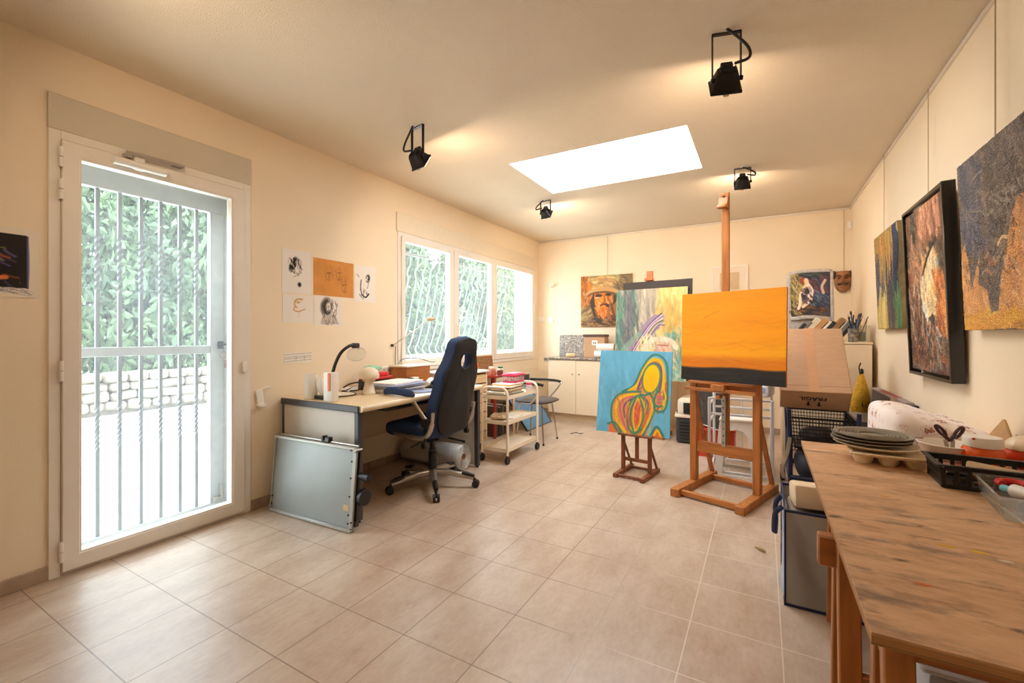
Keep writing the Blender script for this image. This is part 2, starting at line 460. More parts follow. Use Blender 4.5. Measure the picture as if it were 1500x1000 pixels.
# ------------------------------------------------------------------ the room
struct(MB().span((XL - 0.35, YF - 0.2, -0.12), (XR + 0.2, YB + 0.2, 0)).build('floor', floor_material(), smooth=False))
SKX0, SKX1, SKY0, SKY1 = -1.868, -0.448, 3.232, 4.134
m = MB()
m.span((XL - 0.3, YF - 0.2, ZC), (XR + 0.2, SKY0, ZC + 0.2)).span((XL - 0.3, SKY1, ZC), (XR + 0.2, YB + 0.2, ZC + 0.2))
m.span((XL - 0.3, SKY0, ZC), (SKX0, SKY1, ZC + 0.2)).span((SKX1, SKY0, ZC), (XR + 0.2, SKY1, ZC + 0.2))
struct(m.build('ceiling', M_CEIL, smooth=False))
DY0, DY1, DZ = 0.757, 1.738, 2.215
WY0, WY1, WZ0, WZ1 = 3.135, 6.04, 0.835, 2.19
m = MB(); a, b = XL - 0.3, XL
m.span((a, YF - 0.2, 0), (b, DY0, ZC)).span((a, DY0, DZ), (b, DY1, ZC)).span((a, DY1, 0), (b, WY0, ZC))
m.span((a, WY0, 0), (b, WY1, WZ0)).span((a, WY0, WZ1), (b, WY1, ZC)).span((a, WY1, 0), (b, YB + 0.2, ZC))
struct(m.build('wall_left', M_WALL, smooth=False))
struct(MB().span((XL, YB, 0), (XR + 0.2, YB + 0.2, ZC)).build('wall_back', M_WALL, smooth=False))
struct(MB().span((XR, YF, 0), (XR + 0.2, YB, ZC)).build('wall_right', M_WALL, smooth=False))
struct(MB().span((XL, YF - 0.2, 0), (XR + 0.2, YF, ZC)).build('wall_front', M_WALL, smooth=False))
m = MB()
def skirt(m, p0, p1, n, h=0.07, t=0.012, ax=1):
    L0, L1 = p0[ax], p1[ax]; k = max(1, int(abs(L1 - L0) / 0.33))
    for i in range(k):
        q0, q1 = list(p0), list(p1); q0[ax] = L0 + (L1 - L0) * i / k + 0.0012; q1[ax] = L0 + (L1 - L0) * (i + 1) / k - 0.0012
        m.span((q0[0], q0[1], 0), (q1[0] + n[0] * t, q1[1] + n[1] * t, h), 0.002)
    return m
m = skirt(MB(), (XL, DY0, 0), (XL, YF, 0), (1, 0)); skirt(m, (XL, DY1 + 0.005, 0), (XL, YB, 0), (1, 0))
struct(m.build('baseboard_left', M_SKIRT))
struct(skirt(MB(), (XL, YB, 0), (XR, YB, 0), (0, -1), ax=0).build('baseboard_back', M_SKIRT))
struct(skirt(MB(), (XR, YF, 0), (XR, YB, 0), (-1, 0)).build('baseboard_right', M_SKIRT))
M_RAIL = mat('rail_white', rgb(226, 218, 206), 0.35, 0.2, noise=0.02)
struct(MB().span((XL, YB - 0.012, ZC - 0.028), (XR, YB, ZC - 0.004), 0.002).build('trim_1', M_RAIL))
struct(MB().span((XR - 0.012, YF, ZC - 0.028), (XR, YB - 0.012, ZC - 0.004), 0.002).build('trim_2', M_RAIL))

# opal skylight panel, lit by the sky above it
M_OPAL = mat('opal_acrylic', (0.9, 0.9, 0.9), 0.4, noise=0.01, emit=(0.86, 0.94, 1.0), emit_s=SKYLIGHT_STRENGTH)
sk = struct(thing('window_2', None, None, ((SKX0 + SKX1) / 2, (SKY0 + SKY1) / 2, ZC)))
w2, d2 = (SKX1 - SKX0) / 2, (SKY1 - SKY0) / 2
struct(MB().box((0, 0, 0.012), (2 * w2 - 0.012, 2 * d2 - 0.012, 0.008)).build('skylight_pane', M_OPAL, sk))
m = MB()
for s_ in (-1, 1):
    m.span((-w2, s_ * d2, 0.001), (w2, s_ * (d2 - 0.006), 0.03)); m.span((s_ * w2, -d2, 0.001), (s_ * (w2 - 0.006), d2, 0.03))
struct(m.build('skylight_frame', M_WHITE, sk))

# ---- glazed door, its roller box, closer
d1 = struct(thing('door_1', None, None, (XL, (DY0 + DY1) / 2, 0)))
hw = (DY1 - DY0) / 2
m = MB()
m.span((-0.07, -hw, 0), (0.012, -hw + 0.045, DZ), 0.003).span((-0.07, hw - 0.045, 0), (0.012, hw, DZ), 0.003)
m.span((-0.07, -hw + 0.045, DZ - 0.045), (0.012, hw - 0.045, DZ), 0.003).span((-0.07, -hw + 0.045, 0), (0.004, hw - 0.045, 0.016))
struct(m.build('door_frame', M_WHITE, d1))
ly0, ly1, lz0, lz1 = -hw + 0.046, hw - 0.046, 0.018, DZ - 0.047
gy0, gy1, gz0, gz1 = 0.87 - 1.2475, 1.618 - 1.2475, 0.092, 2.098
m = MB()
def ring(m, x0, x1, o, i, bev=0.004):
    (oy0, oy1, oz0, oz1), (iy0, iy1, iz0, iz1) = o, i
    M = Matrix(((0, 0, 1), (1, 0, 0), (0, 1, 0))).to_4x4(); M.translation = (x0, 0, 0)
    m.prism([(oy0, oz0), (oy1, oz0), (oy1, oz1), (oy0, oz1)], x1 - x0, M, bev, 1, hole=[(iy0, iz0), (iy1, iz0), (iy1, iz1), (iy0, iz1)])
    return m
ring(m, -0.05, 0.024, (ly0, ly1, lz0, lz1), (gy0, gy1, gz0, gz1))
ring(m, -0.045, 0.018, (gy0 - 0.004, gy1 + 0.004, gz0 - 0.004, gz1 + 0.004), (gy0 + 0.008, gy1 - 0.008, gz0 + 0.008, gz1 - 0.008), 0.003)
struct(m.build('door_leaf', M_WHITE, d1))
struct(MB().span((-0.022, gy0, gz0), (-0.016, gy1, gz1)).build('door_pane', M_GLASS, d1, smooth=False))
for z in (2.08, 1.92, 1.02, 0.125):
    struct(MB().cyl((0.026, ly0 - 0.004, z - 0.05), (0.026, ly0 - 0.004, z - 0.002), 0.009, seg=10).cyl((0.026, ly0 - 0.004, z + 0.002), (0.026, ly0 - 0.004, z + 0.05), 0.009, seg=10).build('hinge', M_WHITE, d1))
m = MB()
m.lathe([(0.0, 0), (0.026, 0), (0.026, 0.235), (0, 0.235)], (0.052, -0.255, 2.128), 16, (R(-90), 0, 0), 1, 0.8).box((0.04, -0.14, 2.14), (0.03, 0.05, 0.07), None, 0.006)
struct(m.build('door_closer', M_PLAST, d1))
struct(MB().bar((0.05, -0.2, 2.186), (0.05, 0.06, 2.196), 0.008, 0.018).box((0.03, -0.19, 2.172), (0.05, 0.03, 0.02)).box((0.032, 0.05, 2.197), (0.05, 0.05, 0.012)).build('closer_arm', M_SILVER, d1))
struct(MB().box((0.033, 1.684 - 1.2475, 0.985), (0.018, 0.034, 0.075), None, 0.005).build('door_alarm_contact', M_PLAST, d1))
struct(MB().box((0.015, 1.684 - 1.2475, 0.905), (0.012, 0.03, 0.05), None, 0.004).build('contact_magnet', M_PLAST, d1))
struct(MB().span((0, -hw - 0.002, DZ - 0.002), (0.014, hw, 2.388), 0.003).cyl((0.012, -hw + 0.02, 2.33), (0.016, -hw + 0.02, 2.33), 0.006, seg=8).cyl((0.012, hw - 0.02, 2.28), (0.016, hw - 0.02, 2.28), 0.006, seg=8).build('roller_box', M_ROLL, d1))

# ---- three-light window
w1 = struct(thing('window_1', None, None, (XL, 0, 0)))
m = MB(); ring(m, -0.06, 0.012, (WY0, WY1, WZ0, WZ1), (WY0 + 0.04, WY1 - 0.04, WZ0 + 0.05, WZ1 - 0.04)); m.span((-0.05, 4.835, WZ0 + 0.05), (0.01, 4.88, WZ1 - 0.04))
struct(m.build('window_frame', M_WHITE, w1))
panes = [(3.228, 3.928), (4.10, 4.785), (4.925, 5.95)]
sash = [(3.178, 4.0), (4.012, 4.86), (4.862, 6.0)]
for (p0, p1), (s0, s1) in zip(panes, sash):
    m = MB(); ring(m, -0.045, 0.022, (s0, s1, WZ0 + 0.04, WZ1 - 0.035), (p0, p1, 0.955, 2.105)); sh = struct(m.build('sash', M_WHITE, w1))
    struct(MB().span((-0.022, p0, 0.955), (-0.016, p1, 2.105)).build('window_pane', M_GLASS, sh, smooth=False))
m = MB().box((0.028, 4.05, 1.3), (0.014, 0.03, 0.09), None, 0.004).tube([(0.03, 4.05, 1.3), (0.055, 4.05, 1.3), (0.06, 4.05, 1.28), (0.058, 4.05, 1.2)], 0.009, 8)
struct(m.build('window_handle', M_WHITE, w1))
struct(MB().span((0, 3.118, WZ1), (0.014, 6.05, 2.372), 0.003).build('roller_box', mat('cream_roller_box', rgb(230, 216, 192), 0.6, noise=0.02), w1))
for z in (1.0, 1.5, 2.05):
    struct(MB().cyl((0.026, 3.172, z - 0.04), (0.026, 3.172, z + 0.04), 0.008, seg=8).build('hinge', M_WHITE, w1))

# ------------------------------------------------------------------ outside
M_PAVE = mat('pale_gravel', rgb(236, 230, 222), 0.9, noise=0.1, scale=14)
M_PAVE2 = mat('pale_paving', rgb(238, 234, 226), 0.85, noise=0.05, scale=3)
struct(MB().span((-30, -14, -0.25), (XL - 0.35, 34, -0.1)).build('ground', M_PAVE, smooth=False))
struct(MB().span((-5.2, -4, -0.1), (XL - 0.35, 12, -0.02)).build('path', M_PAVE2, smooth=False))
struct(MB().span((XL - 0.34, -1.5, 0), (XL - 0.3, DY0, 3.0)).span((XL - 0.34, DY1, 0), (XL - 0.3, WY0, 3.0)).span((XL - 0.34, WY1, 0), (XL - 0.3, 6.6, 3)).span((XL - 0.34, WY0, 0), (XL - 0.3, WY1, WZ0)).build('wall_outer', M_EXT, smooth=False))
struct(MB().span((XL - 0.9, -1.5, 2.9), (XL - 0.3, 6.6, 3.05)).build('roof', M_EXT, smooth=False))

def stone_material():
    m = mat('dry_stone', rgb(212, 200, 180), 0.9)
    N = m.node_tree.nodes; L = m.node_tree.links; b = N['Principled BSDF']
    tc = N.new('ShaderNodeTexCoord'); nz = N.new('ShaderNodeTexNoise'); nz.inputs['Scale'].default_value = 3
    L.new(tc.outputs['Object'], nz.inputs['Vector'])
    rp = N.new('ShaderNodeValToRGB'); e = rp.color_ramp.elements
    e[0].color = (*rgb(84, 76, 66), 1); e[1].color = (*rgb(122, 114, 102), 1); e[0].position = 0.3; e[1].position = 0.7
    L.new(nz.outputs['Fac'], rp.inputs[0]); L.new(rp.outputs[0], b.inputs['Base Color'])
    return m
rnd = random.Random(5)
m = MB(); m.span((-9.6, -3, -0.1), (-9.2, 26, 0.55))
for row in range(4):
    y = -1.0
    while y < 24:
        ln = rnd.uniform(0.16, 0.42); hgt = rnd.uniform(0.12, 0.17); zz = -0.02 + row * 0.155
        m.box((-9.16, y + ln / 2, zz + 0.07), (rnd.uniform(0.16, 0.26), ln * 0.95, hgt), (rnd.uniform(-.12, .12), rnd.uniform(-.1, .1), rnd.uniform(-.15, .15)), 0.035, 1)
        y += ln
struct(m.build('wall_garden', stone_material()))

# ---- wrought-iron grille in the door recess
gr = thing('security_grille', 'white iron grille with twisted vertical bars behind the glazed door', 'grille', (XL - 0.2, (DY0 + DY1) / 2, 0))
fz0, fz1 = 0.07, 2.02
MB().span((-0.02, -hw + 0.002, fz1), (0.02, hw - 0.002, DZ - 0.003), 0.003).build('top_rail', M_ALU, gr)
MB().span((-0.02, -hw + 0.002, 0.002), (0.02, hw - 0.002, fz0), 0.003).build('bottom_rail', M_ALU, gr)
MB().span((-0.02, -hw + 0.002, fz0), (0.02, -hw + 0.06, fz1), 0.003).build('post', M_ALU, gr)
MB().span((-0.02, hw - 0.16, fz0), (0.02, hw - 0.002, fz1), 0.003).span((0.02, hw - 0.075, fz0), (0.026, hw - 0.06, fz1)).build('post', M_ALU, gr)
MB().span((-0.018, -hw + 0.06, 1.075), (0.018, hw - 0.16, 1.128), 0.003).build('middle_rail', M_ALU, gr)
def twisted(y):
    def fn(u, v):
        z = fz0 + (fz1 - fz0) * v
        th = R(45)
        for a, b_ in ((0.55, 0.80), (1.44, 1.76)):
            th += R(720) * max(0, min(1, (z - a) / (b_ - a)))
        an = th + u * 2 * math.pi
        return (0.0125 * math.cos(an), y + 0.0125 * math.sin(an), z)
    return MB().grid(4, 150, fn, close_u=True)
for y in (1.005, 1.104, 1.205, 1.304, 1.408, 1.502):
    twisted(y - 1.2475).build('bar', M_GRILLE, gr, angle=60)
lk = MB().box((0.03, hw - 0.1, 1.13), (0.02, 0.03, 0.05), None, 0.004).bar((0.05, hw - 0.13, 1.135), (0.05, hw - 0.03, 1.135), 0.012, 0.014, bev=0.003).build('lock_lever', M_BLACKM, gr)
MB().tube(arc((0.035, hw - 0.085, 1.062), 0.022, 0, 360, 14, 'yz')[:-1], 0.0025, 6, True).box((0.035, hw - 0.07, 1.0), (0.003, 0.02, 0.055), None, 0.002).build('key', mat('key_tag', rgb(190, 130, 120), 0.5, noise=0.05), lk)
MB().tube([(0.03, hw - 0.1, 0.19), (0.045, hw - 0.1, 0.17), (0.045, hw - 0.1, 0.1)], 0.009, 8).box((0.03, hw - 0.12, 0.09), (0.03, 0.05, 0.035), None, 0.004).build('floor_bolt', M_SILVER, gr)

wg = thing('window_grille', 'white pot-bellied iron grille outside the three-light window', 'grille', (XL - 0.4, 0, 0))
prof = smooth_path([(0, 2.16), (0, 2.0), (-0.035, 1.94), (-0.045, 1.88), (-0.03, 1.82), (-0.09, 1.6), (-0.16, 1.3), (-0.23, 1.1), (-0.27, 1.03), (-0.22, 0.96), (-0.10, 0.955), (-0.06, 0.92), (0, 0.89)], 3)
bar_me = None
for k in range(23):
    y = 3.12 + k * 0.127
    if bar_me is None:
        o = MB().tube([(x, 0, z) for x, z in prof], 0.0085, 6).build('bar', M_GRILLE, wg); bar_me = o.data
    else:
        o = bpy.data.objects.new('bar', bar_me); COL.objects.link(o); o.parent = wg
    o.location = (0, y, 0)
for z in (2.1, 0.89):
    MB().span((-0.012, 3.08, z - 0.012), (0.012, 6.0, z + 0.012), 0.002).build('rail', M_GRILLE, wg)

# ---- trees and shrubs beyond the garden wall
M_LEAF = [mat('leaf_%s' % n, c, 0.6, noise=0.35, scale=1.6, color2=c2, trans=0.0) for n, c, c2 in (
    ('mid', rgb(36, 58, 36), rgb(72, 96, 56)), ('pale', rgb(54, 74, 38), rgb(94, 110, 62)), ('dark', rgb(26, 46, 34), rgb(50, 74, 50)))]
M_BARK = mat('bark', rgb(110, 96, 82), 0.9, noise=0.3, scale=12)
def foliage(seed, rad, hgt, n, base=0.3, blobs=9, size=0.1):
    r = np.random.RandomState(seed); verts = []; faces = []
    cs = [(r.uniform(-.55, .55) * rad, r.uniform(-.55, .55) * rad, base + r.uniform(0.12, 0.85) * hgt, r.uniform(.4, .62) * rad) for _ in range(blobs)]
    for i in range(n):
        cx, cy, cz, cr = cs[r.randint(blobs)]
        d = r.normal(size=3); d /= np.linalg.norm(d); q = cr * r.uniform(0.55, 1.0) ** 0.5
        p = np.array([cx, cy, cz]) + d * q * np.array([1, 1, 0.8])
        if p[2] < 0.02: p[2] = 0.02 + r.rand() * 0.3
        a = r.normal(size=3); a /= np.linalg.norm(a); bb = np.cross(a, d + 0.3 * r.normal(size=3)); bb /= np.linalg.norm(bb) + 1e-9
        s1 = size * r.uniform(.6, 1.3); s2 = s1 * 0.45; k = len(verts)
        nrm = np.cross(a, bb)
        verts += [tuple(p - a * s1), tuple(p + bb * s2 + nrm * s2 * .4), tuple(p + a * s1), tuple(p - bb * s2 + nrm * s2 * .4)]
        faces += [(k, k + 1, k + 2), (k, k + 2, k + 3)]
    me = bpy.data.meshes.new('foliage'); me.from_pydata(verts, [], faces); return me
fol = [foliage(1, 1.9, 2.8, 17000, 0.3, 18, 0.09), foliage(2, 1.95, 5.0, 15000, 0.7, 18, 0.13)]
tree_specs = [
    (-12.3, 0.1, 0, 2, 'broad dark shrub beyond the garden wall, seen at the left of the door glass'),
    (-12.3, 5.1, 0, 0, 'leafy green shrub beyond the garden wall, seen at the right of the door glass'),
    (-12.3, 10.1, 0, 1, 'bright yellow-green shrub behind the wall lamp in the near window light'),
    (-12.3, 15.1, 0, 0, 'leafy green shrub seen low in the middle window light'),
    (-12.3, 20.1, 0, 1, 'pale shrub seen in the far window light'),
    (-12.3, 25.1, 0, 2, 'dark shrub at the right edge of the far window light'),
    (-17.4, -2.6, 1, 2, 'tall dark tree at the left edge of the door glass'),
    (-17.4, 2.5, 1, 1, 'tall pale tree filling the top of the door glass'),
    (-17.4, 7.6, 1, 0, 'tall green tree at the upper right of the door glass'),
    (-17.4, 12.7, 1, 0, 'tall green tree in the top of the near window light'),
    (-17.4, 17.8, 1, 2, 'tall dark tree behind the middle window light'),
    (-17.4, 22.9, 1, 1, 'tall pale tree between the middle and far window lights'),
    (-17.4, 28.0, 1, 0, 'most distant tall tree, in the far window light'),
]
for i, (x, y, k, mi, lab) in enumerate(tree_specs):
    t = thing('tree' if k == 1 else 'shrub', lab, 'tree' if k == 1 else 'shrub', (x, y, -0.1), rz=i * 1.3, group='garden trees and shrubs')
    o = bpy.data.objects.new('foliage', fol[k] if not fol[k].materials else fol[k].copy()); COL.objects.link(o); o.parent = t
    o.data.materials.clear(); o.data.materials.append(M_LEAF[mi]); t.scale = ((1.08, 1.08, 1.7), (1.06, 1.06, 1.5 if y > 6 else 1.1), (1, 1, 1))[k]
    hh = (2.0, 3.2, 1.2)[k]
    MB().tube([(0, 0, -0.02), (0.05, 0.02, hh * 0.4), (-0.03, 0.06, hh * 0.7), (0.05, 0, hh)], [0.1, 0.08, 0.06, 0.03], 8).build('trunk', M_BARK, t)
# ------------------------------------------------------------------ halogen floodlights on the ceiling
M_LGLASS = mat('lit_glass', (1, 0.9, 0.75), 0.3, noise=0.01, emit=LAMP_COLOR, emit_s=14.0)
M_CEILCAP = mat('ceiling_hole_cap', rgb(236, 226, 212), 0.7, noise=0.02)
def floodlight(loc, rz, tilt, label, power=1.0, side=1, drop=.222, sc=.86):
    t = thing('floodlight', label, 'floodlight', loc, rz, 'black floodlights hanging from the ceiling')
    m = MB()
    m.box((0, 0, -0.003), (0.125, 0.02, 0.006)).box((-0.0625, 0, -drop / 2), (0.006, 0.018, drop + .008), None, 0.001).box((0.0625, 0, -drop / 2), (0.006, 0.018, drop + .008), None, 0.001)
    m.cyl((-0.071, 0, -drop), (-0.055, 0, -drop), 0.011, seg=10).cyl((0.055, 0, -drop), (0.07, 0, -drop), 0.011, seg=10)
    m.build('bracket', M_BLACKM, t)
    RX = Matrix.Rotation(R(tilt), 4, 'X'); pz = Vector((0, 0, -drop))
    def place(o): o.matrix_local = Matrix.Translation(pz) @ RX @ Matrix.Scale(sc, 4); return o
    m = MB()      # housing: a wide rim in front tapering to a small back
    a, b = (0.078, 0.062), (0.05, 0.034)
    ring_ = lambda w, h, y, z0=0: [(-w, y, -h + z0), (w, y, -h + z0), (w, y, h + z0), (-w, y, h + z0)]
    t_ = bmesh.new()
    prof = [(0.072, 0.056, -0.052, 0), (0.082, 0.066, -0.05, 0), (0.082, 0.066, -0.036, 0), (0.074, 0.058, -0.034, 0), (0.05, 0.034, 0.045, 0.006), (0.04, 0.026, 0.052, 0.006)]
    rr = [[t_.verts.new(p) for p in ring_(*q)] for q in prof]
    for A, B in zip(rr, rr[1:]):
        for k in range(4): t_.faces.new((A[k], A[(k + 1) % 4], B[(k + 1) % 4], B[k]))
    t_.faces.new(rr[-1]); t_.faces.new(rr[0][::-1])
    bmesh.ops.recalc_face_normals(t_, faces=t_.faces)
    bmesh.ops.bevel(t_, geom=t_.edges[:], offset=0.003, segments=1, affect='EDGES')
    m._merge(t_)
    for k in range(5): m.box((-0.04 + k * 0.02, 0.047, 0.006), (0.004, 0.02, 0.05))
    hs = place(m.build('housing', M_BLACKM, t))
    MB().box((0, 0.03, 0.062), (0.062, 0.046, 0.04), None, 0.004).box((0, 0.03, 0.086), (0.05, 0.034, 0.01), None, 0.003).build('junction_box', M_BLACK, hs)
    MB().box((0, -0.053, 0), (0.142, 0.003, 0.11)).build('front_glass', M_LGLASS, hs)
    MB().box((0, -0.053, -0.064), (0.03, 0.012, 0.012), None, 0.002).build('clip', M_SILVER, hs)
    q = RX @ Vector((0.0, 0.05, 0.06)) * sc + pz
    pts = smooth_path([(0.005, 0.035, -0.002), (side * 0.04, 0.04, -0.05 * drop / .222), (side * 0.085, 0.045, -0.11 * drop / .222), (side * 0.085, 0.05, -0.16 * drop / .222), (side * 0.035, q.y, q.z)], 6)
    MB().tube(pts, 0.0068, 8).build('cable', M_BLACK, t)
    MB().lathe([(0, -0.004), (0.02, -0.003), (0.022, 0)], (0.005, 0.035, 0), 16).build('cable_cap', M_CEILCAP, t)
    l = bpy.data.lights.new('halogen', 'AREA'); l.shape = 'RECTANGLE'; l.size = 0.13 * sc; l.size_y = 0.1 * sc; l.energy = LAMP_POWER * power; l.color = LAMP_COLOR
    lo = bpy.data.objects.new('halogen', l); COL.objects.link(lo); lo.parent = t
    lo.matrix_local = Matrix.Translation(pz) @ RX @ Matrix.Translation((0, -0.057 * sc, 0)) @ Matrix.Rotation(R(-90), 4, 'X')
    return t
floodlight((-2.08, 2.34, ZC), R(168), 31, 'black floodlight hanging from the ceiling above the desk')
floodlight((-0.15, 2.34, ZC), R(196), 31, 'largest-looking black floodlight, hanging in front of the skylight towards the picture wall', side=-1)
floodlight((-2.03, 4.31, ZC), R(172), 31, 'small-looking black floodlight by the skylight corner, above the window', drop=.13, sc=.74)
floodlight((-0.15, 4.31, ZC), R(190), 31, 'black floodlight with looped cable just above the tall easel mast', side=-1, drop=.12, sc=.78)
floodlight((-2.08, 0.40, ZC), R(172), 31, 'black floodlight nearest the camera, by the glazed door', 0.8)

# ------------------------------------------------------------------ sheets pinned to the left wall
def wall_sheet(name, label, cat, y0, y1, z0, z1, p, x=XL, depth=0.0012, group=None, front=M_INK, curl=0.0, tilt=0.0, side=M_PAPER):
    o = painted(name, p, y1 - y0, z1 - z0, depth, side, front=front)
    o.location = (x + depth + 0.0015, (y0 + y1) / 2, z0); o.rotation_euler = (0, tilt, R(90))
    return tag(o, label, cat, group)
INK = (34, 28, 26)
p = Paint(70, 90, (232, 226, 218), 0.72, 3)
p.mix(p.ell(.42, .30, .17, .13, 20, .3) * (p.noise(9, 9) > .42), INK).mix(p.ell(.33, .40, .08, .12, 10, .3), INK).mix(p.ell(.58, .3, .1, .1, 0, .3), (200, 190, 182))
p.dabs(26, (.3, .22, .68, .58), [INK, (90, 80, 76), (236, 230, 222)], .09, .011, 70, 50).stroke([(.40, .62), (.52, .58), (.66, .50)], .008, (150, 140, 134)).mix(p.ell(.6, .79, .06, .05, 0, .4), INK)
wall_sheet('ink_sketch', 'white sheet with a small dark ink portrait, upper left of the pinned sketches', 'drawing', 1.966, 2.2, 1.51, 1.833, p, group='sketches pinned on the wall over the desk')
p = Paint(90, 64, (206, 140, 70), 1.35, 4); p.vary(.07, 4, 4)
for cx, cy in ((.36, .4), (.62, .36), (.76, .68)):
    p.stroke([(cx - .09, cy - .1), (cx - .07, cy + .1), (cx, cy + .2)], .008, (150, 98, 54), .7).stroke([(cx - .05, cy - .02), (cx + .05, cy - .04)], .012, (96, 66, 44), .8).stroke([(cx + .02, cy), (cx, cy + .1), (cx + .03, cy + .1)], .008, (112, 76, 46), .8).stroke([(cx - .04, cy + .16), (cx + .05, cy + .15)], .009, (110, 70, 44), .8)
    p.dabs(9, (cx - .1, cy - .18, cx + .1, cy + .22), [(120, 80, 48), (160, 104, 56)], .16, .006, 80, 20, .6)
wall_sheet('pencil_sketch', 'ochre sheet with three faint pencil faces', 'drawing', 2.228, 2.612, 1.512, 1.803, p, group='sketches pinned on the wall over the desk', side=M_CARD)
p = Paint(60, 80, (234, 228, 220), 0.73, 6)
p.mix(p.ell(.62, .34, .09, .1, 10, .4) * (p.noise(9, 9) > .38), INK).stroke([(.30, .40), (.27, .6), (.33, .8)], .016, (70, 62, 58)).stroke([(.33, .8), (.5, .86), (.62, .8), (.66, .76)], .02, INK).stroke([(.1, .26), (.2, .33)], .008, INK).stroke([(.66, .4), (.62, .56), (.58, .62)], .009, (120, 110, 104)).dabs(10, (.26, .68, .6, .86), [INK, (80, 72, 70)], .12, .014, 60, 40)
wall_sheet('ink_sketch', 'white sheet with a loose ink figure right of the ochre sheet', 'drawing', 2.627, 2.858, 1.485, 1.803, p, group='sketches pinned on the wall over the desk')
p = Paint(70, 58, (233, 226, 216), 1.22, 7)
p.stroke([(.64, .14), (.46, .16), (.38, .34), (.46, .46)], .026, (204, 150, 80), .85).stroke([(.40, .44), (.36, .54), (.50, .60), (.72, .50)], .02, (198, 140, 74), .85).stroke([(.52, .62), (.52, .8)], .01, (214, 170, 110), .7).dabs(8, (.4, .1, .66, .3), [(196, 138, 70), (220, 180, 120)], .12, .014, 20, 40)
wall_sheet('watercolour_sketch', 'white sheet with a faint ochre brush sketch, lower left of the group', 'drawing', 1.97, 2.222, 1.292, 1.497, p, group='sketches pinned on the wall over the desk')
p = Paint(80, 70, (232, 225, 214), 1.2, 8)
p.mix(p.ell(.42, .36, .19, .30, 8, .25), (60, 50, 46)).mix(p.ell(.48, .36, .09, .17, 8, .3), (214, 202, 190)).mix(p.poly([(.2, .95), (.3, .62), (.48, .6), (.72, .62), (.86, .95)], .1), (190, 178, 166))
p.dabs(70, (.24, .1, .8, .92), [INK, (120, 108, 98), (228, 220, 208), (60, 52, 48)], .16, .012, 75, 45).stroke([(.46, .33), (.5, .34)], .014, INK).stroke([(.48, .48), (.53, .48)], .012, INK)
wall_sheet('charcoal_portrait', 'white sheet with a dark charcoal portrait of long hair, under the ochre sheet', 'drawing', 2.232, 2.503, 1.272, 1.505, p, group='sketches pinned on the wall over the desk')
p = Paint(80, 30, (236, 228, 216), 3.0, 9)
for v in (.12, .36, .5, .72): p.stroke([(.02, v + .1), (.35, v + .04), (.98, v - .02)], .018, (120, 116, 120), .8)
for u in (.42, .72): p.stroke([(u, .3), (u, .8)], .014, (120, 116, 120), .8)
wall_sheet('line_drawing', 'narrow white strip with ruled pencil lines, low above the desk', 'drawing', 1.986, 2.21, .986, 1.067, p)

p = Paint(110, 130, (232, 222, 206), 0.98, 11)
m0 = p.rect(.02, .10, .865, .86, .01); p.mix(m0, (26, 22, 24)); p.mix(p.line([(.87, .12), (.875, .5), (.87, .86)], .012), (88, 92, 140)); p.mix(p.line([(.1, .1), (.5, .1), (.87, .125)], .008), (60, 60, 80))
q = Paint(110, 130, (26, 22, 24), 0.98, 12)
q.dabs(26, (0, .35, .75, .85), [(226, 106, 44), (200, 90, 50), (150, 170, 160), (110, 96, 150), (60, 110, 90), (220, 160, 130)], .2, .018, 28, 18).dabs(16, (.2, .15, .7, .55), [(120, 110, 60), (60, 70, 60), (200, 190, 120)], .05, .007, 30, 40).stroke([(0, .54), (.2, .62), (.42, .70)], .022, (232, 100, 40)).stroke([(.3, .72), (.5, .74), (.66, .72)], .03, (224, 122, 66)).stroke([(.0, .34), (.18, .40)], .02, (232, 120, 50))
k = (m0 > .5)[..., None]; p.a = np.where(k, q.a, p.a); p.dabs(14, (.55, .87, .87, .93), [(80, 84, 120)], .2, .004, 20, 15)
wall_sheet('abstract_painting', 'dark abstract with orange strokes on white paper, left of the door', 'painting', .40, .732, 1.375, 1.70, p, front=M_PAINT)

# small wall fittings
t = thing('pencil_sharpener_bracket', 'white bracket hook fixed on the wall between door and desk', 'bracket', (XL, 1.80, .70))
MB().box((0.012, 0, 0.06), (0.012, 0.05, 0.12), (R(8), 0, 0), 0.004).box((0.03, 0, 0.012), (0.05, 0.05, 0.02), None, 0.005).build('body', M_PLAST, t)
MB().tube([(0.012, 0.01, 0.12), (0.02, 0.05, 0.13), (0.02, 0.085, 0.132)], 0.005, 8).build('peg', M_PLAST, t)
t = thing('wall_socket', 'clear double socket on the wall under the left end of the window', 'socket', (XL, 2.985, .87))
MB().box((0.006, 0, 0), (0.012, 0.13, 0.075), None, 0.004).build('plate', M_PLAST, t)
MB().cyl((0.008, -0.032, 0), (0.0135, -0.032, 0), 0.021, seg=16).cyl((0.008, 0.032, 0), (0.0135, 0.032, 0), 0.021, seg=16).build('outlet', mat('outlet_grey', rgb(190, 184, 176), .4, noise=.03), t)

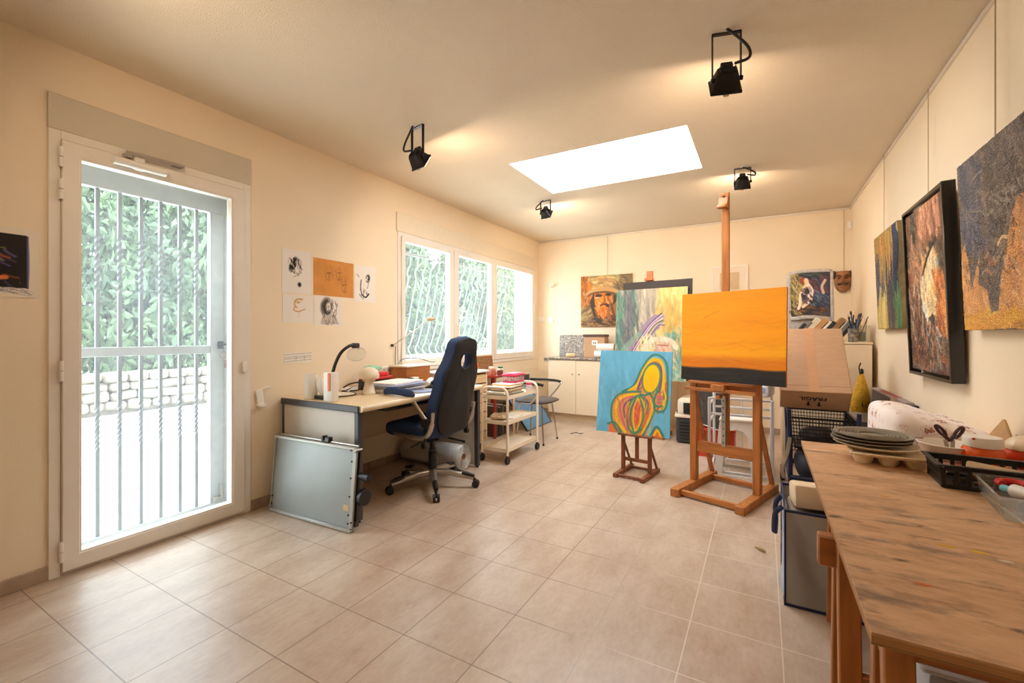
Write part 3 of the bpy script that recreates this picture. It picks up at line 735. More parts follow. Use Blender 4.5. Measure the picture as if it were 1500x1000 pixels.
# ------------------------------------------------------------------ desk
M_DTOP = mat('cream_laminate', rgb(216, 194, 158), 0.32, noise=0.03, scale=12)
M_DPANEL = mat('light_grey_laminate', rgb(208, 200, 188), 0.5, noise=0.02, scale=12)
M_DEDGE = mat('dark_grey_edging', rgb(62, 62, 66), 0.45, noise=0.06, scale=30)
desk = thing('desk', 'cream-topped office desk with dark edging along the left wall', 'desk', (-2.62, 2.64, 0))
m = MB()
dx0, dx1, dy0, dy1 = -0.405, 0.425, -0.68, 0.705
M = Matrix(((0, 0, 1), (1, 0, 0), (0, 1, 0))).to_4x4()
prof = [(dx0, .705), (dx1 - .02, .705)] + [(dx1 - .02 + .02 * math.cos(R(a)), .725 + .02 * math.sin(R(a))) for a in range(-90, 91, 15)] + [(dx0, .745)]
Mx = Matrix(((1, 0, 0), (0, 0, 1), (0, 1, 0))).to_4x4(); Mx.translation = (0, dy0, 0)
m.prism(prof, dy1 - dy0, Mx); m.build('desktop', M_DTOP, desk)
for s_, y in ((-1, dy0), (1, dy1)):
    MB().span((dx0, y, .702), (dx1 - .03, y + s_ * .012, .746), 0.004).build('edge_band', M_DEDGE, desk)
    yy = y - s_ * .016
    pn = MB().span((dx0 + .02, yy - .011, .02), (dx1 - .075, yy + .011, .705)).build('side_panel', M_DPANEL, desk)
    MB().span((dx1 - .075, yy - .02, 0.012), (dx1 - .035, yy + .02, .705), .004).build('leg', M_DEDGE, desk)
    MB().span((dx0, yy - .016, 0.012), (dx0 + .02, yy + .016, .705), .003).build('leg', M_DEDGE, desk)
    for x in (dx1 - .055, dx0 + .03):
        MB().cyl((x, yy, 0), (x, yy, .014), .014, seg=12).build('foot', M_BLACK, desk)
MB().span((-0.30, dy0 + .04, .33), (-0.282, dy1 - .04, .703)).build('modesty_panel', mat('beige_laminate', rgb(196, 172, 140), .5, noise=.03, scale=12), desk)
MB().span((-0.1, -0.35, .655), (.3, .25, .668)).tube([(-.1, -.36, .67), (.3, -.36, .67)], .012, 8).build('keyboard_tray', M_DEDGE, desk)
M_BROWN = mat('orange_pencil_paint', rgb(206, 134, 46), .5, noise=.04)
ty = tag(MB().bar((0.02, -.34, .677), (.26, -.14, .677), .012, .012).build('ruler', M_BROWN, loc=(-2.62, 2.64, 0)), 'thin yellow ruler lying on the tray under the desk', 'ruler')

# folded grey metal panels leaning on the desk end
M_GREYM = mat('grey_painted_steel', rgb(150, 156, 154), 0.42, 0.25, noise=0.04, scale=5)
pl = thing('metal_panel', 'grey sheet metal panel with screw heads leaning against the left desk end', 'panel', (-2.545, 1.842, 0.0), R(2.2))
def tilted(o, a=-5): o.rotation_euler = (R(a), 0, 0); return o
w = .385
tilted(MB().span((-w, -.012, .002), (w, -.002, .508), .002).build('sheet', M_GREYM, pl))
m = MB().span((-w, -.03, .49), (w, -.012, .508), .003).span((-w, -.03, .002), (w, -.012, .02), .003).span((-w, -.022, .02), (-w + .008, -.012, .49)).span((w - .03, -.017, .02), (w, -.012, .49), .002)
tilted(m.build('flange', mat('pale_steel_edge', rgb(176, 176, 170), .4, .3, noise=.04), pl))
m = MB()
for x, zz in ((.352, (.42, .32, .21, .1, .05)), (-.372, (.1, .05)), (.378, (.06, .02)), (.355, (.49,))):
    for z in zz: m.cyl((x, -.016 if z < .48 else -.03, z), (x, -.021 if z < .48 else -.034, z), .006, seg=8)
tilted(m.build('screw_head', M_BLACK, pl))
tilted(MB().span((.30, -.0135, .12), (.345, -.012, .155)).build('label_sticker', mat('tan_sticker', rgb(206, 180, 140), .7, noise=.04), pl))
tilted(MB().span((-w + .01, .012, .03), (w + .006, .032, .50), .003).span((w - .02, .0, .03), (w + .01, .03, .06)).build('back_panel', mat('dark_steel', rgb(64, 60, 58), .5, .2, noise=.08), pl))
tilted(MB().tube([(-w + .02, .0, .515), (w, .0, .515)], .006, 8).build('guide_rod', M_SILVER, pl))
tilted(MB().box((.1, .0, .527), (.075, .035, .035), None, .005).box((.085, -.006, .535), (.012, .04, .03), None, .002).build('carriage', M_BLACK, pl))
tilted(MB().box((w - .0, -.005, .49), (.03, .05, .012), (0, R(-35), 0), .002).build('corner_bracket', M_SILVER, pl))
MB().cyl((w + .015, .045, .33), (w + .085, .045, .33), .022, seg=16).cyl((w - .02, .045, .33), (w + .02, .045, .33), .01, seg=8).build('knob', M_BLACK, pl)
MB().cyl((w + .012, .06, .20), (w + .04, .06, .20), .05, seg=20).build('knob', M_BLACK, pl)

# ------------------------------------------------------------------ things on the desk (top at .745)
DT = .7465
t = thing('paper_canister', 'plain white cylinder standing at the left corner of the desk', 'canister', (-2.80, 2.03, DT))
MB().lathe([(0, 0), (.043, 0), (.045, .004), (.045, .168), (.042, .172), (.042, .16), (0, .16)], seg=28).build('body', M_PLAST, t)
M_GBLACK = mat('glossy_black', rgb(26, 24, 24), .2, noise=.1)
t = thing('petal_ornament', 'white petal-shaped holder on a black base behind the lamp', 'ornament', (-2.70, 2.07, DT))
MB().box((0, 0, .014), (.11, .10, .026), None, .006).build('base', M_GBLACK, t)
for k in range(4):
    a = k * 1.57 + .5
    MB().ell((.026 * math.cos(a), .026 * math.sin(a), .09), (.036, .012, .066), 14, (R(0), R(22), a)).build('petal', M_PLAST, t)
M_ORANGE = mat('orange_plastic', rgb(222, 104, 22), .4, noise=.03)
t = thing('magnifier_lamp', 'white and orange desk lamp with black gooseneck and round clear lens', 'lamp', (-2.545, 2.0, DT), R(8))
MB().box((0, 0, .1), (.082, .06, .2), None, .008, 2).build('body', M_PLAST, t)
MB().box((.012, -.0315, .135), (.022, .006, .12), None, .002).build('stripe', M_ORANGE, t)
neck = smooth_path([(.005, .01, .195), (.012, .03, .26), (.022, .07, .33), (.035, .13, .372), (.04, .17, .378)], 6)
m = MB().tube(neck, .011, 10)
m.build('gooseneck', M_BLACK, t)
MB().box((.042, .19, .376), (.034, .055, .036), (0, 0, R(-6)), .006).build('head', M_DEDGE, t)
M_CLEAR = glass_mat('clear_lens', .12)
MB().lathe([(0, .006), (.045, .005), (.068, 0), (.045, -.005), (0, -.006)], (.05, .19, .315), 28, (R(35), R(18), 0)).build('lens', M_CLEAR, t)
MB().tube([(.05 + .07 * math.cos(a), .19 + .057 * math.sin(a), .315 + .04 * math.sin(a) - .02 * math.cos(a)) for a in [i * math.pi / 12 for i in range(24)]], .004, 6, True).tube([(.045, .205, .36), (.05, .225, .345)], .004, 6).build('lens_ring', mat('frosted_rim', rgb(216, 212, 204), .3, noise=.02), t)
t = thing('dish', 'flat cream dish lying on the desk behind the magnifier lamp', 'dish', (-2.74, 2.24, DT))
MB().lathe([(0, 0), (.06, 0), (.098, .010), (.095, .012), (.06, .004), (0, .004)], seg=28).build('bowl', M_PLAST, t)
t = thing('mushroom_lamp', 'small cream mushroom-shaped table lamp on the desk', 'lamp', (-2.62, 2.40, DT))
MB().lathe([(0, 0), (.05, 0), (.05, .012), (.046, .016), (.033, .07), (.031, .1), (0, .1)], seg=24).build('base', mat('cream_ceramic', rgb(232, 220, 198), .35, noise=.02), t)
MB().lathe([(.03, .098), (.046, .1), (.046, .118), (.0, .118)], seg=24).box((0, -.047, .108), (.014, .01, .012), None, .002).build('collar', mat('ivory_plastic', rgb(226, 214, 192), .4, noise=.02), t)
MB().lathe([(0, .119), (.072, .119), (.077, .128), (.075, .152), (.062, .182), (.036, .2), (0, .207)], seg=28).build('shade', mat('cream_shade', rgb(228, 214, 190), .4, noise=.02), t)
tag(MB().tube(smooth_path([(-2.66, 2.30, .752), (-2.72, 2.36, .752), (-2.80, 2.33, .76), (-2.85, 2.42, .775), (-2.9, 2.5, .77), (-2.86, 2.58, .752), (-2.95, 2.6, .753)], 6), .004, 6).tube(smooth_path([(-2.95, 2.40, .753), (-2.9, 2.45, .80), (-2.84, 2.5, .81), (-2.8, 2.46, .76), (-2.9, 2.38, .752)], 6), .006, 6).build('cable', M_BLACK), 'tangle of dark cable on the desk behind the mushroom lamp', 'cable')
tag(MB().box((-2.90, 2.45, DT + .014), (.09, .12, .026), (0, 0, .2), .006).build('power_strip', M_PLAST), 'small cream power strip on the desk by the cable', 'power strip')
rnd = random.Random(3)
M_PP = [mat('paper_%s' % n, c, .8, noise=.03, scale=8) for n, c in (('white', rgb(238, 232, 226)), ('lilac', rgb(206, 196, 216)), ('grey', rgb(206, 202, 200)), ('blue', rgb(150, 164, 200)), ('cream', rgb(236, 222, 194)))]
z = DT
names = [('thick white sketch pad at the bottom of the paper pile', 'white'), ('grey folder in the paper pile on the desk', 'grey'), ('lilac folder in the paper pile on the desk', 'lilac'), ('white pad in the middle of the paper pile', 'white'), ('blue folder sticking out of the paper pile', 'blue'), ('white paper block topmost of the pile', 'white')]
for i, (lab, cname) in enumerate(names):
    h = (.022, .008, .007, .016, .006, .014)[i]
    tag(MB().box((-2.58 + rnd.uniform(-.025, .025), 2.665 + rnd.uniform(-.02, .02), z + h / 2), (.26, .38 if i != 4 else .42, h), (0, 0, rnd.uniform(-.16, .16)), .0015).build('paper_pad', [q for q in M_PP if cname in q.name][0]), lab, 'paper', 'pile of pads and folders on the desk')
    z += h + .0006
tag(MB().box((-2.36, 2.74, DT + .003), (.16, .24, .005), (0, 0, -.3), .001).build('notebook', M_PP[3]), 'blue notebook lying in front of the telephone', 'notebook')
M_RED = mat('red_plastic', rgb(206, 38, 36), .4, noise=.06)
m = MB().box((-2.845, 2.67, DT + .04), (.11, .26, .08), None, .004)
tag(m.build('document_tray', mat('dark_document_tray', rgb(52, 48, 50), .5, noise=.1)), 'black tray behind the paper pile on the desk', 'tray')
tag(MB().box((-2.84, 2.68, DT + .091), (.13, .27, .02), (0, 0, .1), .003).build('folder', M_RED), 'red folder lying on the black tray', 'folder', 'red folders on the tray')
tag(MB().box((-2.86, 2.70, DT + .118), (.10, .20, .032), (0, 0, -.1), .006).build('box', M_RED), 'red box on top of the red folder', 'box')
def blob(m, c, r, seed, amp=.25, n=18):
    rs = random.Random(seed); ph = [rs.uniform(0, 6) for _ in range(6)]
    def fn(u, v):
        a = u * 2 * math.pi; b = v * math.pi
        k = 1 + amp * (math.sin(3 * a + ph[0]) * math.sin(2 * b + ph[1]) * .5 + math.sin(5 * a + ph[2]) * math.sin(4 * b) * .3 + math.sin(2 * a + 3 * b + ph[3]) * .3)
        return (c[0] + r[0] * k * math.cos(a) * math.sin(b), c[1] + r[1] * k * math.sin(a) * math.sin(b), c[2] - r[2] * k * math.cos(b))
    return m.grid(n, n, fn, close_u=True)
tag(blob(MB(), (-2.87, 2.66, DT + .165), (.05, .085, .03), 4, .3).build('cloth', mat('mint_cloth', rgb(150, 200, 168), .85, noise=.1), angle=80), 'crumpled mint green cloth on the red box', 'cloth')
t = thing('telephone', 'white telephone handset on a black cradle on the desk', 'telephone', (-2.50, 2.98, DT), R(20))
MB().box((0, 0, .012), (.09, .15, .022), None, .006).build('cradle', M_BLACK, t)
MB().tube(smooth_path([(0, -.085, .036), (0, -.05, .052), (0, 0, .062), (0, .05, .054), (0, .085, .04)], 5), [.02] * 2 + [.021] * 17 + [.022] * 2, 12).build('handset', M_PLAST, t)
t = thing('charger', 'small white charger box in front of the wooden shelf box', 'charger', (-2.74, 3.04, DT))
MB().box((0, 0, .036), (.06, .07, .07), None, .007).build('body', M_PLAST, t)
MB().box((-.002, -.052, .036), (.05, .03, .066), None, .005).build('dark_side', M_BLACK, t)
M_TEAK = wood_mat('brown_box_wood', rgb(160, 98, 46), .4, (10, 1, 10))
t = thing('wooden_box', 'brown wooden box with white top at the far end of the desk', 'box', (-2.90, 3.16, DT))
MB().span((-.1, -.155, 0), (.1, .17, .155), .003).build('body', M_TEAK, t)
MB().span((-.115, -.165, .1555), (.112, .18, .17), .003).build('top', M_WHITE, t)

# wall lamp with long thin arm in front of the window
t = thing('arm_lamp', 'thin-armed wall lamp with small beige head crossing the near window light', 'lamp', (XL, 3.06, 1.10))
MB().lathe([(0, 0), (.012, 0), (.012, .02), (0, .022)], rot=(0, R(90), 0), seg=14).build('wall_mount', M_BLACK, t)
MB().tube([(.02, 0, 0), (.16, .2, .17), (.19, .265, .232)], .0045, 8).build('arm', M_SILVER, t)
MB().lathe([(0, -.04), (.012, -.038), (.02, -.01), (.019, .03), (.012, .045), (0, .047)], (.21, .31, .252), 16, (R(-80), 0, R(-30))).build('head', mat('beige_metal', rgb(196, 178, 144), .4, .3, noise=.04), t)
tag(MB().tube(smooth_path([(XL + .012, 3.10, 1.09), (XL + .02, 3.095, .9), (XL + .05, 3.15, .965), (XL + .10, 3.3, .97), (-2.87, 3.42, .93), (-2.84, 3.45, .93)], 7), .003, 6).tube(smooth_path([(XL + .02, 3.095, .9), (XL + .02, 3.09, .8), (XL + .03, 3.08, .75)], 5), .003, 6).build('cable', M_BLACK), 'thin black lamp cable running down beside the window', 'cable')

# ------------------------------------------------------------------ office chair
M_BLUE = mat('navy_fabric', rgb(38, 62, 104), .8, noise=.12, scale=60, bump=.1, bscale=300)
M_CHBLACK = mat('black_mesh_fabric', rgb(24, 21, 21), .75, noise=.12, scale=40, bump=.1, bscale=400)
ch = thing('office_chair', 'blue and black high-backed office chair with silver five-star base', 'chair', (-2.275, 2.735, 0), R(-86))
ang0 = [-46, 26, 98, 170, 242]
for a in ang0:
    al = R(a + 86); c, s_ = math.cos(al), math.sin(al)
    br = MB(); br.tube([(c * .03, s_ * .03, .115), (c * .12, s_ * .12, .115), (c * .24, s_ * .24, .092), (c * .33, s_ * .33, .074)], [.03, .027, .022, .017], 10, flat=1.0)
    bo = br.build('base_arm', M_SILVER, ch)
    MB().tube([(c * .235, s_ * .235, .108), (c * .28, s_ * .28, .1), (c * .335, s_ * .335, .088)], [.019, .021, .016], 8).build('foot_pad', M_BLACK, bo)
    cs = MB(); n_ = Vector((-s_, c, 0))
    for k in (-1, 1):
        p0 = Vector((c * .345, s_ * .345, .029)) + n_ * (.006 * k); cs.cyl(p0, p0 + n_ * (.018 * k), .0285, seg=16)
    cs.cyl((c * .335, s_ * .335, .04), (c * .335, s_ * .335, .075), .009, seg=8).box((c * .337, s_ * .337, .045), (.03, .012, .03), (0, 0, al), .004)
    cs.build('caster', M_BLACK, ch)
MB().lathe([(0, .085), (.045, .085), (.05, .1), (.045, .135), (.032, .145), (0, .145)], seg=24).build('base_hub', M_SILVER, ch)
MB().lathe([(.033, .14), (.033, .27), (.027, .275), (.027, .30), (.018, .302), (.018, .40), (0, .40)], seg=20).build('gas_column', M_BLACK, ch)
m = MB().box((0, .0, .405), (.2, .26, .035), None, .008).box((0, -.03, .375), (.11, .16, .04), None, .008)
m.tube([(.09, -.02, .38), (.2, -.02, .365), (.24, -.02, .36)], .007, 8).tube([(-.05, .1, .385), (-.10, .2, .36), (-.11, .235, .352)], [.008, .008, .012], 8)
m.build('tilt_mechanism', M_BLACK, ch)
def seat_fn(u, v):
    a = u * 2 * math.pi; e = .42
    sx = math.copysign(abs(math.cos(a)) ** e, math.cos(a)); sy = math.copysign(abs(math.sin(a)) ** e, math.sin(a))
    b = v * math.pi; rr = abs(math.sin(b)) ** .35; zz = -math.cos(b)
    zc = .475 + .055 * (abs(zz) ** .7) * (1 if zz > 0 else -1) + (.018 * (abs(sx) ** 3) * rr if zz > 0 else 0)
    return (.265 * sx * rr, -.055 + .255 * sy * rr, zc)
MB().grid(40, 14, seat_fn, close_u=True).build('seat', M_BLUE, ch, angle=80)
HW = [(.43, .17), (.45, .205), (.5, .23), (.58, .242), (.7, .238), (.8, .232), (.88, .236), (.93, .226), (.98, .19), (1.03, .163), (1.09, .150), (1.14, .138), (1.165, .118), (1.182, .08), (1.188, .0)]
def half_w(z): return float(np.interp(z, [q[0] for q in HW], [q[1] for q in HW]))
outl = [(half_w(z), z) for z in np.linspace(.432, 1.187, 46)]; outl = outl + [(-x, z) for x, z in outl[::-1]]
def ray_out(th, sc=1.0):
    cx, cz = 0, 1.0; best = .01
    for i in range(len(outl)):
        (x0, z0), (x1, z1) = outl[i], outl[(i + 1) % len(outl)]
        dx, dz = math.cos(th), math.sin(th); ex, ez = x1 - x0, z1 - z0; den = dx * ez - dz * ex
        if abs(den) < 1e-9: continue
        tt = ((x0 - cx) * ez - (z0 - cz) * ex) / den; ss = ((x0 - cx) * dz - (z0 - cz) * dx) / den
        if tt > 0 and -1e-6 <= ss <= 1 + 1e-6: best = max(best, tt)
    return (cx + dx * best * sc, cz + dz * best * sc)
# denser rays where the outline is far away (the lower corners)
ths = sorted(set([2 * math.pi * k / 64 for k in range(64)] + [R(270 + d) for d in (-24, -20, -17, -14, -11, -8, -4, 4, 8, 11, 14, 17, 20, 24)]))
outer = [ray_out(th) for th in ths]; inner = [(.142 * math.cos(th), 1.0 + .112 * math.sin(th)) for th in ths]
def back_curve(o):     # recline, with a lumbar bend and forward wings, baked into the mesh
    for v in o.data.vertices:
        x, y, z = v.co
        v.co.y = y + .165 + (z - .45) * .16 - .05 * math.exp(-((z - .62) / .16) ** 2) * .5 - .35 * max(0, abs(x) - .1) ** 1.6
    o.data.update(); return o
MB2 = Matrix(((1, 0, 0, 0), (0, 0, 1, 0), (0, 1, 0, 0), (0, 0, 0, 1)))
def back_layer(outer_, inner_, y0, y1, bev, name, mt):
    M = MB2.copy(); M.translation = (0, y0, 0)
    return back_curve(MB().prism(outer_, y1 - y0, M, bev, 3, hole=inner_).build(name, mt, ch, angle=50))
back_layer(outer, inner, -.05, .04, .018, 'backrest', M_BLUE)
sh_o = [(x * .93, 1.0 + (z - 1.0) * (.945 if z > 1 else .965)) for x, z in outer]; sh_i = [(x * .62, 1.0 + (z - 1.0) * .62) for x, z in inner]
back_layer(sh_o, sh_i, .036, .062, .007, 'back_shell', M_CHBLACK)
o_ = MB().tube([(.082 * math.cos(R(a)), .058, 1.0 + .066 * math.sin(R(a))) for a in range(0, 360, 12)], .007, 6, True).build('hole_rim', M_CHBLACK, ch); back_curve(o_)
for s_ in (1, -1):
    x = .295 * s_
    ar = MB().tube(smooth_path([(x, -.20, .752), (x, -.12, .748), (x, -.01, .735), (x, .04, .71), (x, .11, .63), (x * .98, .155, .575)], 5), [.016] * 10 + [.018] * 16, 10, flat=.7)
    ar = ar.build('armrest', M_SILVER, ch)
    MB().tube(smooth_path([(x, -.23, .765), (x, -.19, .777), (x, -.11, .78), (x, .0, .768), (x, .045, .75)], 5), [.015, .022, .026, .028, .029] + [.03] * 12 + [.029, .027, .024, .018], 12, flat=.65).build('arm_pad', M_BLUE, ar)
    MB().cyl((x - .022, .155, .565), (x + .022, .155, .565), .032, seg=20).build('arm_hub', M_BLACK, ar)
    MB().tube(smooth_path([(x * .97, .21, .64), (x * .96, .2, .57), (x * .95, .17, .49), (x * .93, .1, .445), (x * .92, -.02, .45), (x * .92, -.16, .462)], 5), [.018] * 6 + [.026] * 8 + [.03] * 6 + [.024] * 5 + [.012], 10, flat=.6).build('side_bracket', M_SILVER, ch)
    MB().box((x * .98, .14, .47), (.012, .02, .14), None, .004).box((x * .98, .135, .40), (.03, .05, .045), None, .01).build('arm_lever', M_BLACK, ch)

# bubble wrap roll under the desk
M_WRAP = mat('bubble_wrap', rgb(228, 228, 226), .25, noise=.08, scale=40, bump=.5, bscale=130, trans=.25)
t = thing('bubble_wrap_roll', 'fat translucent roll of bubble wrap lying under the desk', 'roll', (-2.63, 3.195, .118))
def roll_fn(u, v):
    a = u * 2 * math.pi * 5; r_ = .035 + .08 * u + .002 * math.sin(9 * a)
    return (-.33 + .66 * v, r_ * math.cos(a), r_ * math.sin(a))
MB().grid(150, 6, roll_fn).build('wrap', M_WRAP, t, angle=80, solid=.004)
MB().lathe([(.03, -.325), (.034, -.325), (.034, .325), (.03, .325), (.03, -.325)], rot=(0, R(90), 0), seg=20).build('core', M_CARD, t)
tag(MB().box((-2.50, 2.12, .045), (.10, .22, .06), (0, 0, .2), .02).build('shoe', M_BLACK), 'dark shoe-like block on the floor under the desk', 'box')
# ------------------------------------------------------------------ drawer unit and things under the window
M_BIRCH = wood_mat('birch_veneer', rgb(226, 192, 140), .5, (10, 1, 10), .1)
t = thing('drawer_unit', 'tall birch drawer unit with seven drawers beside the desk', 'drawer unit', (-2.73, 3.655, 0))
m = MB()
m.span((-.22, -.275, .08), (.2, -.257, .81)).span((-.22, .257, .08), (.2, .275, .81)).span((-.22, -.275, .08), (-.205, .275, .81)).span((-.22, -.257, .08), (.2, .257, .1))
m.build('carcass', M_WHITE, t)
MB().span((-.225, -.285, .811), (.225, .285, .829), .003).build('top', M_WHITE, t)
for k in range(7):
    z0 = .103 + k * .1; dr = MB().span((-.19, -.252, z0), (.205, .252, z0 + .084), .002).build('drawer', M_BIRCH, t)
    MB().span((.206, -.07, z0 + .064), (.2075, .07, z0 + .084)).build('finger_slot', M_BLACK, dr)
for x in (-.16, .16):
    for y in (-.22, .22):
        MB().cyl((x, y - .012, .03), (x, y + .012, .03), .03, seg=14).cyl((x, y, .03), (x, y, .082), .008, seg=8).build('caster', M_BLACK, t)
tag(MB().box((-2.63, 3.83, .8305), (.16, .2, .003)).build('notepad', M_PAPER), 'white paper sheet lying on the birch drawer unit', 'paper')
t = thing('paint_jar', 'small square orange jar standing on the birch drawer unit', 'jar', (-2.64, 3.86, .8325))
MB().span((-.028, -.028, 0), (.028, .028, .016), .003).build('base', mat('amber_jar', rgb(226, 170, 90), .4, noise=.05), t)
MB().span((-.03, -.03, .0162), (.03, .03, .066), .004).build('lid', mat('orange_lid', rgb(232, 92, 30), .4, noise=.03), t)

M_REDM = mat('red_metal', rgb(158, 46, 30), .4, .2, noise=.08)
t = thing('red_table', 'small red-legged metal side table under the window behind the trolley', 'table', (-2.84, 4.55, 0))
MB().span((-.18, -.25, .70), (.18, .25, .725), .003).build('tabletop', M_REDM, t)
for x in (-.155, .155):
    for y in (-.22, .22):
        MB().span((x - .014, y - .014, 0), (x + .014, y + .014, .70), .003).build('leg', M_REDM, t)
for x in (-.155, .155): MB().span((x - .01, -.206, .17), (x + .01, .206, .195), .002).build('stretcher', M_REDM, t)
rnd = random.Random(9)
M_BK = [mat('cover_%d' % i, c, .6, noise=.08, scale=14) for i, c in enumerate([rgb(70, 44, 36), rgb(40, 40, 44), rgb(96, 70, 48), rgb(160, 60, 44), rgb(210, 196, 170), rgb(58, 76, 96), rgb(190, 140, 90), rgb(120, 116, 110), rgb(226, 216, 198), rgb(150, 110, 72)])]
def book(name, label, c, d, rot, mi, cat='book', group=None):
    """covers wrapped round a page block; d = (thickness, depth, height), spine towards -y"""
    T, D, H = d
    root = thing(name, label, cat, c, 0, group); root.rotation_euler = rot
    m = MB().span((-T / 2, -D / 2, 0), (-T / 2 + .0025, D / 2, H)).span((T / 2 - .0025, -D / 2, 0), (T / 2, D / 2, H)).span((-T / 2 + .0025, -D / 2, 0), (T / 2 - .0025, -D / 2 + .003, H))
    m.build('cover', M_BK[mi], root)
    MB().span((-T / 2 + .003, -D / 2 + .0035, .003), (T / 2 - .003, D / 2 - .004, H - .003)).build('pages', M_PAPER, root)
    return root
for i, (dy, lab) in enumerate(((-.14, 'dark brown album standing under the red table, nearest the drawers'), (-.07, 'black album under the red table beside the brown one'), (.0, 'tan album in the middle under the red table'), (.07, 'dark folder farthest under the red table'))):
    book('album', lab, (-2.83, 4.55 + dy, .002), (.05, .26, .36 - .02 * (i % 2)), (0, 0, R(90)), (0, 1, 2, 1)[i], 'album', 'albums under the red table')
# things on the red table
t = thing('picture', 'small framed brown picture leaning on the wall under the far window light', 'picture', (-3.0, 4.60, .7255), R(90), rx=R(-6))
p = Paint(50, 32, (150, 112, 70), 1.7, 21); p.dabs(60, (0, 0, 1, 1), [(110, 84, 50), (180, 140, 84), (90, 100, 70), (140, 70, 50)], .2, .03, 20, 40)
painted('print', p, .36, .17, .008, M_SIDE, t).location = (0, -.004, .02)
m = MB(); m.prism([(-.2, 0), (.2, 0), (.2, .21), (-.2, .21)], .016, Matrix(((1, 0, 0, 0), (0, 0, 1, -.008), (0, 1, 0, 0), (0, 0, 0, 1))), .002, 1, hole=[(-.18, .02), (.18, .02), (.18, .19), (-.18, .19)])
m.build('frame', M_TEAK, t)
def jar(name, label, loc, r, h, mb, ml, cat='jar', group=None):
    t = thing(name, label, cat, loc, 0, group)
    MB().lathe([(0, 0), (r * .95, 0), (r, .004), (r, h * .68), (r * .85, h * .76), (r * .85, h * .78), (0, h * .78)], seg=18).build('body', mb, t)
    MB().lathe([(0, h * .785), (r * .9, h * .785), (r * .9, h), (0, h)], seg=18).build('lid', ml, t)
    return t
M_GREEN = mat('green_lid', rgb(46, 110, 74), .4, noise=.04)
M_PINKBEIGE = mat('pink_beige_label', rgb(210, 160, 130), .5, noise=.1)
jar('jar', 'white-lidded jar left of the green one on the red table', (-2.78, 4.40, .7255), .032, .10, M_PINKBEIGE, M_PLAST)
jar('jar', 'clear jar with green lid on the red table', (-2.76, 4.58, .7255), .034, .09, M_PLAST, M_GREEN)
jar('jar', 'reddish jar with beige lid at the corner of the red table', (-2.71, 4.345, .7255), .028, .09, mat('rust_label', rgb(176, 84, 60), .5, noise=.1), M_PINKBEIGE)
tag(MB().span((-2.74, 4.47, .7255), (-2.69, 4.53, .78), .004).build('box', mat('dark_red_box', rgb(120, 60, 50), .6, noise=.1)), 'small dark box between the jars on the red table', 'box')

# blue board leaning towards the window wall
bd = thing('blue_board', 'blue board with black edge leaning under the window behind the armchair', 'board', (-2.53, 5.215, 0.0), R(90), rx=R(-36))
p = Paint(60, 60, (92, 136, 172), 1.0, 31); p.vary(.12, 5, 5)
painted('board_face', p, .70, .72, .012, M_BLACK, bd).location = (0, 0, .012)
MB().span((-.358, -.004, 0.0), (.358, .016, .011)).span((-.358, -.004, .011), (-.351, .016, .735)).span((.351, -.004, .011), (.358, .016, .735)).build('black_edge', M_BLACK, bd)

# ------------------------------------------------------------------ white trolley
M_CREAM = mat('cream_enamel', rgb(236, 222, 200), .35, noise=.02, scale=8)
tr = thing('trolley', 'cream three-tier trolley on black wheels in front of the window', 'trolley', (-2.19, 3.84, 0))
hx, hy = .14, .31
for y in (-hy, hy):
    pts = [(-hx, y, .08), (-hx, y, .62)] + [(-hx + .075 - .075 * math.cos(R(a)), y, .63 + .075 * math.sin(R(a))) for a in range(15, 91, 15)] + [(hx - .075 + .075 * math.sin(R(a)), y, .63 + .075 * math.cos(R(a))) for a in range(0, 91, 15)] + [(hx, y, .62), (hx, y, .08)]
    MB().tube(pts, .0125, 10).build('end_frame', M_CREAM, tr)
for z in (.115, .37, .605):
    m = MB().span((-hx + .01, -hy + .008, z), (hx - .01, hy - .008, z + .012), .002)
    for y in (-hy + .009, hy - .009): m.span((-hx + .01, y - .003, z - .012), (hx - .01, y + .003, z + .024))
    for x in (-hx + .011, hx - .011): m.span((x - .003, -hy + .01, z - .012), (x + .003, hy - .01, z + .024))
    m.build('shelf', M_CREAM, tr)
for x in (-hx, hx):
    for y in (-hy, hy):
        MB().cyl((x - .012, y, .034), (x + .012, y, .034), .034, seg=18).cyl((x, y, .034), (x, y, .082), .008, seg=8).box((x, y, .06), (.03, .02, .02), None, .004).build('wheel', M_BLACK, tr)
        MB().cyl((x - .014 * (1 if x < 0 else -1) * -1, y, .6), (x, y, .6), .006, seg=8).build('bolt', M_BLACK, tr)
z = .6185
rnd = random.Random(12)
M_MAG = [mat('magazine_%d' % i, c, .45, noise=.15, scale=10) for i, c in enumerate([rgb(116, 108, 100), rgb(206, 196, 180), rgb(160, 150, 140), rgb(226, 206, 170), rgb(120, 96, 80), rgb(232, 222, 206), rgb(212, 170, 96), rgb(222, 214, 204)])]
labs = ['dark grey catalogue at the bottom of the trolley stack', 'cream magazine second in the trolley stack', 'grey magazine third in the trolley stack', 'pale yellow book in the trolley stack', 'brown book in the middle of the trolley stack', 'white magazine in the upper trolley stack', 'ochre magazine near the top of the trolley stack', 'white magazine topmost of the trolley stack']
for i, lab in enumerate(labs):
    h = (.014, .02, .01, .016, .012, .012, .008, .006)[i]
    tag(MB().box((-2.195 + rnd.uniform(-.012, .012), 3.78 + rnd.uniform(-.03, .03) - (.02 if i < 2 else 0), z + h / 2), (.21, .34 - .012 * i, h), (0, 0, rnd.uniform(-.12, .12)), .0015).build('magazine', M_MAG[i]), lab, 'magazine', 'magazines stacked on the trolley')
    z += h + .0005
M_PINK = mat('pink_plastic', rgb(214, 44, 96), .35, noise=.05)
M_CLEARP = glass_mat('clear_plastic', .35)
